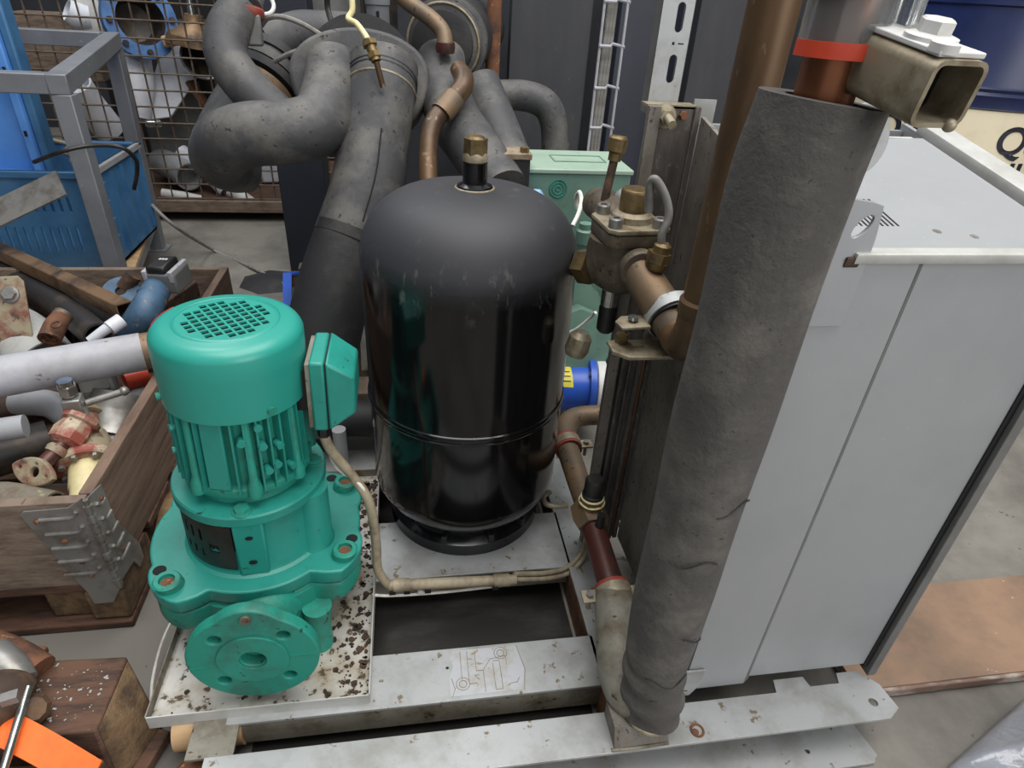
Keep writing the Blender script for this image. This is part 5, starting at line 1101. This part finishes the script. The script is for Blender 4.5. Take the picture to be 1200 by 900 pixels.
for k, (pts) in enumerate(([(-0.353,1.900,0.984), (-0.330,1.880,1.003), (-0.294,1.860,1.008), (-0.248,1.840,0.998), (-0.194,1.800,0.976)], [(-0.324,1.860,0.909), (-0.279,1.830,0.931), (-0.220,1.800,0.952)])):
    solo('sensor_wire', MB().tube(pts, .0062, 8), M['greycable'], ('upper grey sensor wire arching over to the black header', 'lower grey sensor wire reaching the black header')[k], 'wire')
ct = thing('capillary_tube', 'thin cream capillary tube with brass fitting entering the fat pipe', 'tube', (-0.054,1.640,0.891))
part('tube', MB().tube([(-0.109,1.660,1.068), (-0.109,1.650,1.039), (-0.118,1.640,1.023), (-0.100,1.620,1.015), (-0.083,1.600,0.997), (-0.076,1.590,0.987)], .0065, 12), M['creamband'], ct)
q_a, q_b, q_c = Vector((-0.076,1.590,0.988)), Vector((-0.060,1.570,0.948)), Vector((-0.048,1.570,0.897))
part('brass_fitting', MB().cyl(q_a, q_b, .011, seg=16).hexa(q_a + (q_b - q_a) * .1, q_a + (q_b - q_a) * .3, .017).hexa(q_a + (q_b - q_a) * .62, q_a + (q_b - q_a) * .85, .015), M['brass'], ct)
part('copper_tail', MB().cyl(q_b, q_c, .0065, seg=14), M['copper'], ct)
# right hand group
rfl = thing('black_shell_end', 'round black foam shell end with stepped rings behind the tank', 'vessel', (0.110,1.980,0.941))
rc2, rd2 = Vector((0.106,1.950,0.960)), Vector((.22, .9, .02))
part('outer_ring', MB().lathe([(.098, .05), (.112, .055), (.112, .09), (.098, .095)], rc2, rd2, 44), M['rubber'], rfl)
part('middle_ring', MB().lathe([(.083, .0), (.102, .004), (.102, .04), (.088, .05)], rc2, rd2, 44), M['rubber'], rfl)
part('ring_edge', MB().ring(rc2 + rd2.normalized() * .002, rd2, .098, .0035, 44, 8), M['zinc'], rfl)
part('inner_disc', MB().lathe([(.065, -.02), (.082, -.016), (.084, .004)], rc2, rd2, 40), M['rubber_dark'], rfl)
part('shell_body', MB().lathe([(.105, .095), (.105, .6)], rc2, rd2, 36), M['rubber_dark'], rfl)
bpt = bpipe('torn_black_pipe', 'black insulated pipe with torn foam dropping behind the tank top', [(0.096,1.860,0.935), (0.099,1.780,0.870), (0.120,1.700,0.812), (0.169,1.580,0.757), (0.218,1.460,0.699)], [.062, .066, .066, .064, .060])
for k in range(7):
    a_ = Vector((0.206,1.475,0.743)); b_ = a_ + Vector((.006 * (k - 3) + .02, -.002 * k, -.009 * k))
    part('torn_foam', MB().ball(b_, random.uniform(.006, .011), 1.3, .7, 1.1, 6), M['creampaint' if k % 3 == 0 else 'rubber'], bpt, ang=10, label='torn foam flake')
bpipe('second_black_pipe', 'plain black insulated pipe right of the torn one', [(0.206,1.920,0.870), (0.237,1.840,0.792), (0.275,1.740,0.702)], [.056, .060, .060])
bpipe('looped_black_pipe', 'black insulated pipe bending down at the charcoal panel', [(0.235,2.000,0.830), (0.338,1.980,0.836), (0.404,1.970,0.817), (0.434,1.960,0.765), (0.444,1.950,0.670)], [.040, .042, .042, .040, .040])
cpA = thing('copper_bend', 'dull copper pipe bend entering the torn black pipe', 'pipe', (0.100,1.760,0.955))
part('tube', MB().tube([(-0.018,1.860,1.080), (0.018,1.840,1.054), (0.069,1.800,1.025), (0.097,1.780,0.998), (0.102,1.760,0.963)], .0195, 24), M['copper_dull'], cpA)
part('joint', MB().lathe([(.022, -.012), (.024, 0), (.022, .012)], (0.102,1.760,0.968), (0, -.1, 1), 24), M['redpipe'], cpA)
cpB = thing('copper_branch', 'orange brown copper branch pipe with sleeve behind the tank plug', 'pipe', (0.046,1.460,0.725))
part('tube', MB().tube([(0.129,1.700,0.928), (0.139,1.660,0.911), (0.132,1.630,0.891), (0.093,1.600,0.856), (0.061,1.560,0.823), (0.049,1.520,0.777), (0.046,1.460,0.696)], [.020, .024, .024, .022, .022, .021, .021], 24), M['copper'], cpB)
part('sleeve', MB().cyl((0.115,1.610,0.876), (0.082,1.585,0.844), .027, seg=26), M['copper_dull'], cpB)
vv_ = thing('black_valve_block', 'black block with pale lid and bolt beside the torn black pipe', 'valve', (0.251,1.500,0.728))
k0 = Vector((0.249,1.500,0.765))
part('block', MB().box(k0 + Vector((0, .03, -.05)), (.07, .07, .10)), M['rubber_dark'], vv_, bevel=.003)
part('pale_lid', MB().box(k0 + Vector((0, .03, .006)), (.076, .076, .014)), M['creampaint'], vv_, bevel=.002)
part('lid_bolt', MB().hexa(k0 + Vector((.022, .01, .013)), k0 + Vector((.022, .01, .024)), .011), M['brass'], vv_)
solo('blue_film_scrap', MB().quads([[(0.290,1.470,0.703), (0.305,1.470,0.704), (0.323,1.450,0.678), (0.298,1.450,0.685)], [(0.298,1.500,0.697), (0.315,1.500,0.695), (0.334,1.480,0.667), (0.307,1.480,0.675)]]), M['blueplastic'], 'light blue plastic film peeking over the tank shoulder', 'film')
kb = thing('blue_bracket', 'small violet blue bracket on a rusty clamp behind the pump motor', 'bracket', (-0.300,1.500,0.428))
part('bracket_bar', MB().bar((-0.295,1.500,0.485), (-0.298,1.460,0.417), .020, .006, (0, 1, 0)), M['bluepaint'], kb)
part('bracket_top', MB().bar((-0.297,1.500,0.482), (-0.249,1.500,0.487), .006, .006), M['bluepaint'], kb)
part('rusty_clamp', MB().box(Vector((-0.270,1.510,0.465)), (.045, .02, .035)), M['goldsteel'], kb, bevel=.002)
part('clamp_plate', MB().box(Vector((-0.291,1.530,0.403)), (.05, .006, .09)), M['galv'], kb)
part('clamp_nut', MB().hexa((-0.254,1.490,0.502), (-0.242,1.470,0.514), .014), M['zinc'], kb)
solo('short_dark_pipe', MB().tube([(-0.188,1.300,0.190), (-0.137,1.300,0.188), (-0.076,1.300,0.180)], .045, 28), M['rubber_dark'], 'dark pipe crossing low between the pump and the tank', 'pipe')
solo('wood_stake', MB().quads([[(-0.155,1.420,0.238), (-0.132,1.420,0.237), (-0.135,1.450,0.219), (-0.158,1.450,0.219)], [(-0.141,1.420,0.395), (-0.125,1.420,0.425), (-0.128,1.450,0.410), (-0.144,1.450,0.380)]]), M['wood'], 'split pale wood stake standing left of the tank', 'stake')
solo('rear_timber', MB().box2((-.30, 1.34, .16), (.02, 1.42, .235)), M['wood'], 'old brown timber lying behind the tank on the left', 'timber', bevel=.004)
solo('grey_stub_pipe', MB().cyl((-.178, 1.24, .09), (-.178, 1.24, .20), .016, seg=18), M['greyplastic'], 'short upright grey pipe stub behind the pump tray', 'pipe')

# ================================================================ green compressor with blue flange end
gc = thing('green_compressor', 'pale green compressor with flat terminal box behind the bronze valve', 'compressor', (.47, 1.62, .09))
gx0, gx1 = (0.282,1.520,0.738)[0], (0.542,1.520,0.743)[0]; gz = (0.411,1.520,0.740)[2]
tbx = part('terminal_box', MB().box2((gx0, 1.52, gz - .175), (gx1, 1.72, gz - .012)), M['greendark'], gc, bevel=.004)
part('box_lid', MB().box2((gx0 - .004, 1.515, gz - .012), (gx1 + .004, 1.725, gz)), M['green'], tbx, bevel=.003)
lid = [rect(gx0 + .08, 1.59, gx1 - .045, 1.66), rect(gx0 + .083, 1.593, gx1 - .048, 1.657)]
part('lid_emboss', MB().add(plate(lid, .002), Matrix.Translation((0, 0, gz + .001))), M['greendark'], tbx)
kc = Vector(((0.361,1.520,0.693)[0], 1.519, (0.361,1.520,0.693)[2]))
for r in (.021, .014, .006): part('knockout_ring', MB().ring(kc, (0, -1, 0), r, .0016, 30, 6), M['teal_dirty'], tbx)
part('compressor_body', MB().lathe([(.10, 0), (.155, .03), (.165, .10), (.165, .30), (.15, .36)], ((gx0 + gx1) / 2 + .02, 1.70, .10), (0, 0, 1), 40), M['greendark'], gc)
part('motor_shell', MB().lathe([(.13, -.30), (.15, -.26), (.15, .26), (.13, .30)], ((gx0 + gx1) / 2 + .06, 1.70, .44), (1, 0, 0), 40), M['greendark'], gc)
part('cylinder_head', MB().add(plate([circ(0, 0, .095, 8)], .05, .006), basis((0.445,1.480,0.290), (1, 0, 0), (0, .25, .97))), M['greendark'], gc)
part('black_rim', MB().add(plate([circ(0, 0, .115, 8)], .03, .006), basis((0.457,1.510,0.241), (1, 0, 0), (0, .25, .97))), M['blackplastic'], gc)
for x, y in ((-.075, -.075), (.08, .06), (-.08, .07)):
    c = Vector((0.436,1.450,0.307)) + Vector((x, 0, y)); part('head_bolt', MB().lathe([(.013, 0), (.012, .012)], c, (0, -1, 0), 14), M['green'], gc)
for px, py in ((684, 272), (687, 262)): part('service_plug', MB().lathe([(.022, -.03), (.022, 0), (.016, .004), (.016, .018)], (0.425,1.460,0.609), (0, 0, 1), 18), M['greendark'], gc); break
bfl = thing('blue_flange_end', 'bright blue flanged housing with yellow sticker right of the tank', 'housing', (0.436,1.450,0.128))
ba = Vector((0.375,1.450,0.168)); bx = Vector((1, -.12, -.02))
part('housing', MB().lathe([(.060, 0), (.066, .02), (.066, .10)], ba, bx, 40), M['bluepaint'], bfl)
part('housing_flange', MB().lathe([(.068, .098), (.086, .10), (.086, .116), (.068, .118)], ba, bx, 44), M['bluepaint'], bfl)
part('white_gasket', MB().lathe([(.078, .12), (.082, .122), (.082, .145), (.078, .147)], ba, bx, 40), M['whitepaint'], bfl)
mb = MB(); rr = []
for i in range(9):
    t = math.radians(30 + 55 * i / 8); nrm_ = (Vector((0, -math.cos(t), math.sin(t)))); rr.append([ba + bx * h + nrm_ * r for h, r in ((.012, .0662), (.048, .0668), (.048, .0675), (.012, .067))])
stk = part('yellow_sticker', mb.quads(rr), M['yellow'], bfl)
for k in range(3):
    t = math.radians(44 + 12 * k); nrm_ = Vector((0, -math.cos(t), math.sin(t)))
    part('print_line', MB().bar(ba + bx * .016 + nrm_ * .0678, ba + bx * .042 + nrm_ * .0680, .003, .0006, nrm_), M['ink'], stk)
for k in range(6):
    t = k * PI / 3; n_ = Vector((0, math.cos(t), math.sin(t))); part('flange_bolt', MB().hexa(ba + bx * .092 + n_ * .076, ba + bx * .10 + n_ * .076, .007), M['steel'], bfl)
solo('white_sensor_lead', MB().tube([(0.388,1.420,0.344), (0.416,1.400,0.371), (0.442,1.380,0.412), (0.447,1.360,0.436)], .004, 8), M['whitecable'], 'thin white lead across the green compressor head', 'wire')
solo('looped_white_lead', MB().tube([(0.362,1.350,0.656), (0.381,1.380,0.676), (0.395,1.420,0.693), (0.394,1.440,0.707), (0.393,1.460,0.688), (0.398,1.460,0.661)], .005, 8), M['whitecable'], 'small looped white lead in front of the green terminal box', 'wire')

# ================================================================ oil drum, plank and film at the right
def wrap_text(body, size, r, ctr, zc, ang):
    me = text_mesh(body, size); m = MB().add(me)
    bpy.data.meshes.remove(me)
    for v in m.bm.verts:
        a = math.radians(ang) + v.co.x / r
        rad = r + .001 + v.co.z
        v.co = Vector((ctr[0] + rad * math.sin(a), ctr[1] - rad * math.cos(a), zc + v.co.y))
    return m
DC = Vector(((2.077,2.250,0.895)[0], 2.35, 0)); DR = .40
zb = (1.943,1.960,0.848)[2]
dr = thing('oil_drum', 'big cream and navy oil drum behind the cabinet', 'drum', tuple(DC))
part('cream_shell', MB().lathe([(DR, 0), (DR + .004, .01), (DR, .03), (DR, zb)], DC, seg=72), M['drumcream'], dr)
part('navy_shell', MB().lathe([(DR + .001, zb), (DR + .001, zb + .03), (DR + .006, zb + .04), (DR + .001, zb + .05), (DR + .006, zb + .06), (DR + .001, zb + .07), (DR + .001, 1.135), (DR + .008, 1.14), (DR + .008, 1.155), (DR - .01, 1.155), (DR - .01, 1.135)], DC, seg=72), M['drumblue'], dr)
part('drum_seam', MB().ring(DC + Vector((0, 0, zb)), (0, 0, 1), DR + .001, .003, 72, 6), M['rubber_dark'], dr)
for ang in (-74, -17):
    part('lettering', wrap_text('Q8', .125, DR, DC, zb - .133, ang), M['ink'], dr, label='black printed Q8')
    part('lettering', wrap_text('OIL', .115, DR, DC, zb - .240, ang - 3), M['ink'], dr, label='black printed OIL')
plk = thing('floor_plank', 'brown worn plank with chipped front edge right of the cabinet', 'plank', (1.6, .68, 0))
part('plank_top', MB().box2((.80, .583, .026), (3.0, .80, .030)), M['plank'], plk)
part('chipped_edge', MB().box2((.80, .577, .004), (3.0, .80, .026)), M['plankedge'], plk, bevel=.003)
solo('brick_edge', MB().box2((.60, .40, 0), (1.1, .43, .012)), M['rust'], 'reddish strip on the floor at the bottom edge', 'strip', bevel=.002)
# crumpled clear film bag at the lower right corner
bm_ = MB(); nx, ny = 26, 22
c0_ = [Vector((0.862,0.434,0.020)), Vector((1.113,0.530,0.050)), Vector((1.235,0.439,0.050)), Vector((0.959,0.320,0.020))]
grid = []
for i in range(nx + 1):
    row = []
    for j in range(ny + 1):
        u_, v_ = i / nx, j / ny
        p_ = c0_[0] * (1 - u_) * (1 - v_) + c0_[1] * u_ * (1 - v_) + c0_[2] * u_ * v_ + c0_[3] * (1 - u_) * v_
        edge = min(u_, 1 - u_, v_, 1 - v_) * 2
        p_.z += .075 * edge ** .55 + .010 * math.sin(u_ * 9 + v_ * 5) * math.sin(v_ * 11) * edge
        row.append(bm_.bm.verts.new(p_))
    grid.append(row)
for i in range(nx):
    for j in range(ny): bm_.bm.faces.new((grid[i][j], grid[i + 1][j], grid[i + 1][j + 1], grid[i][j + 1]))
bag = solo('plastic_film_bag', bm_, M['clear'], 'shiny clear plastic film bag in the lower right corner', 'bag', ang=80)
sm_ = bag.modifiers.new('thickness', 'SOLIDIFY'); sm_.thickness = .002
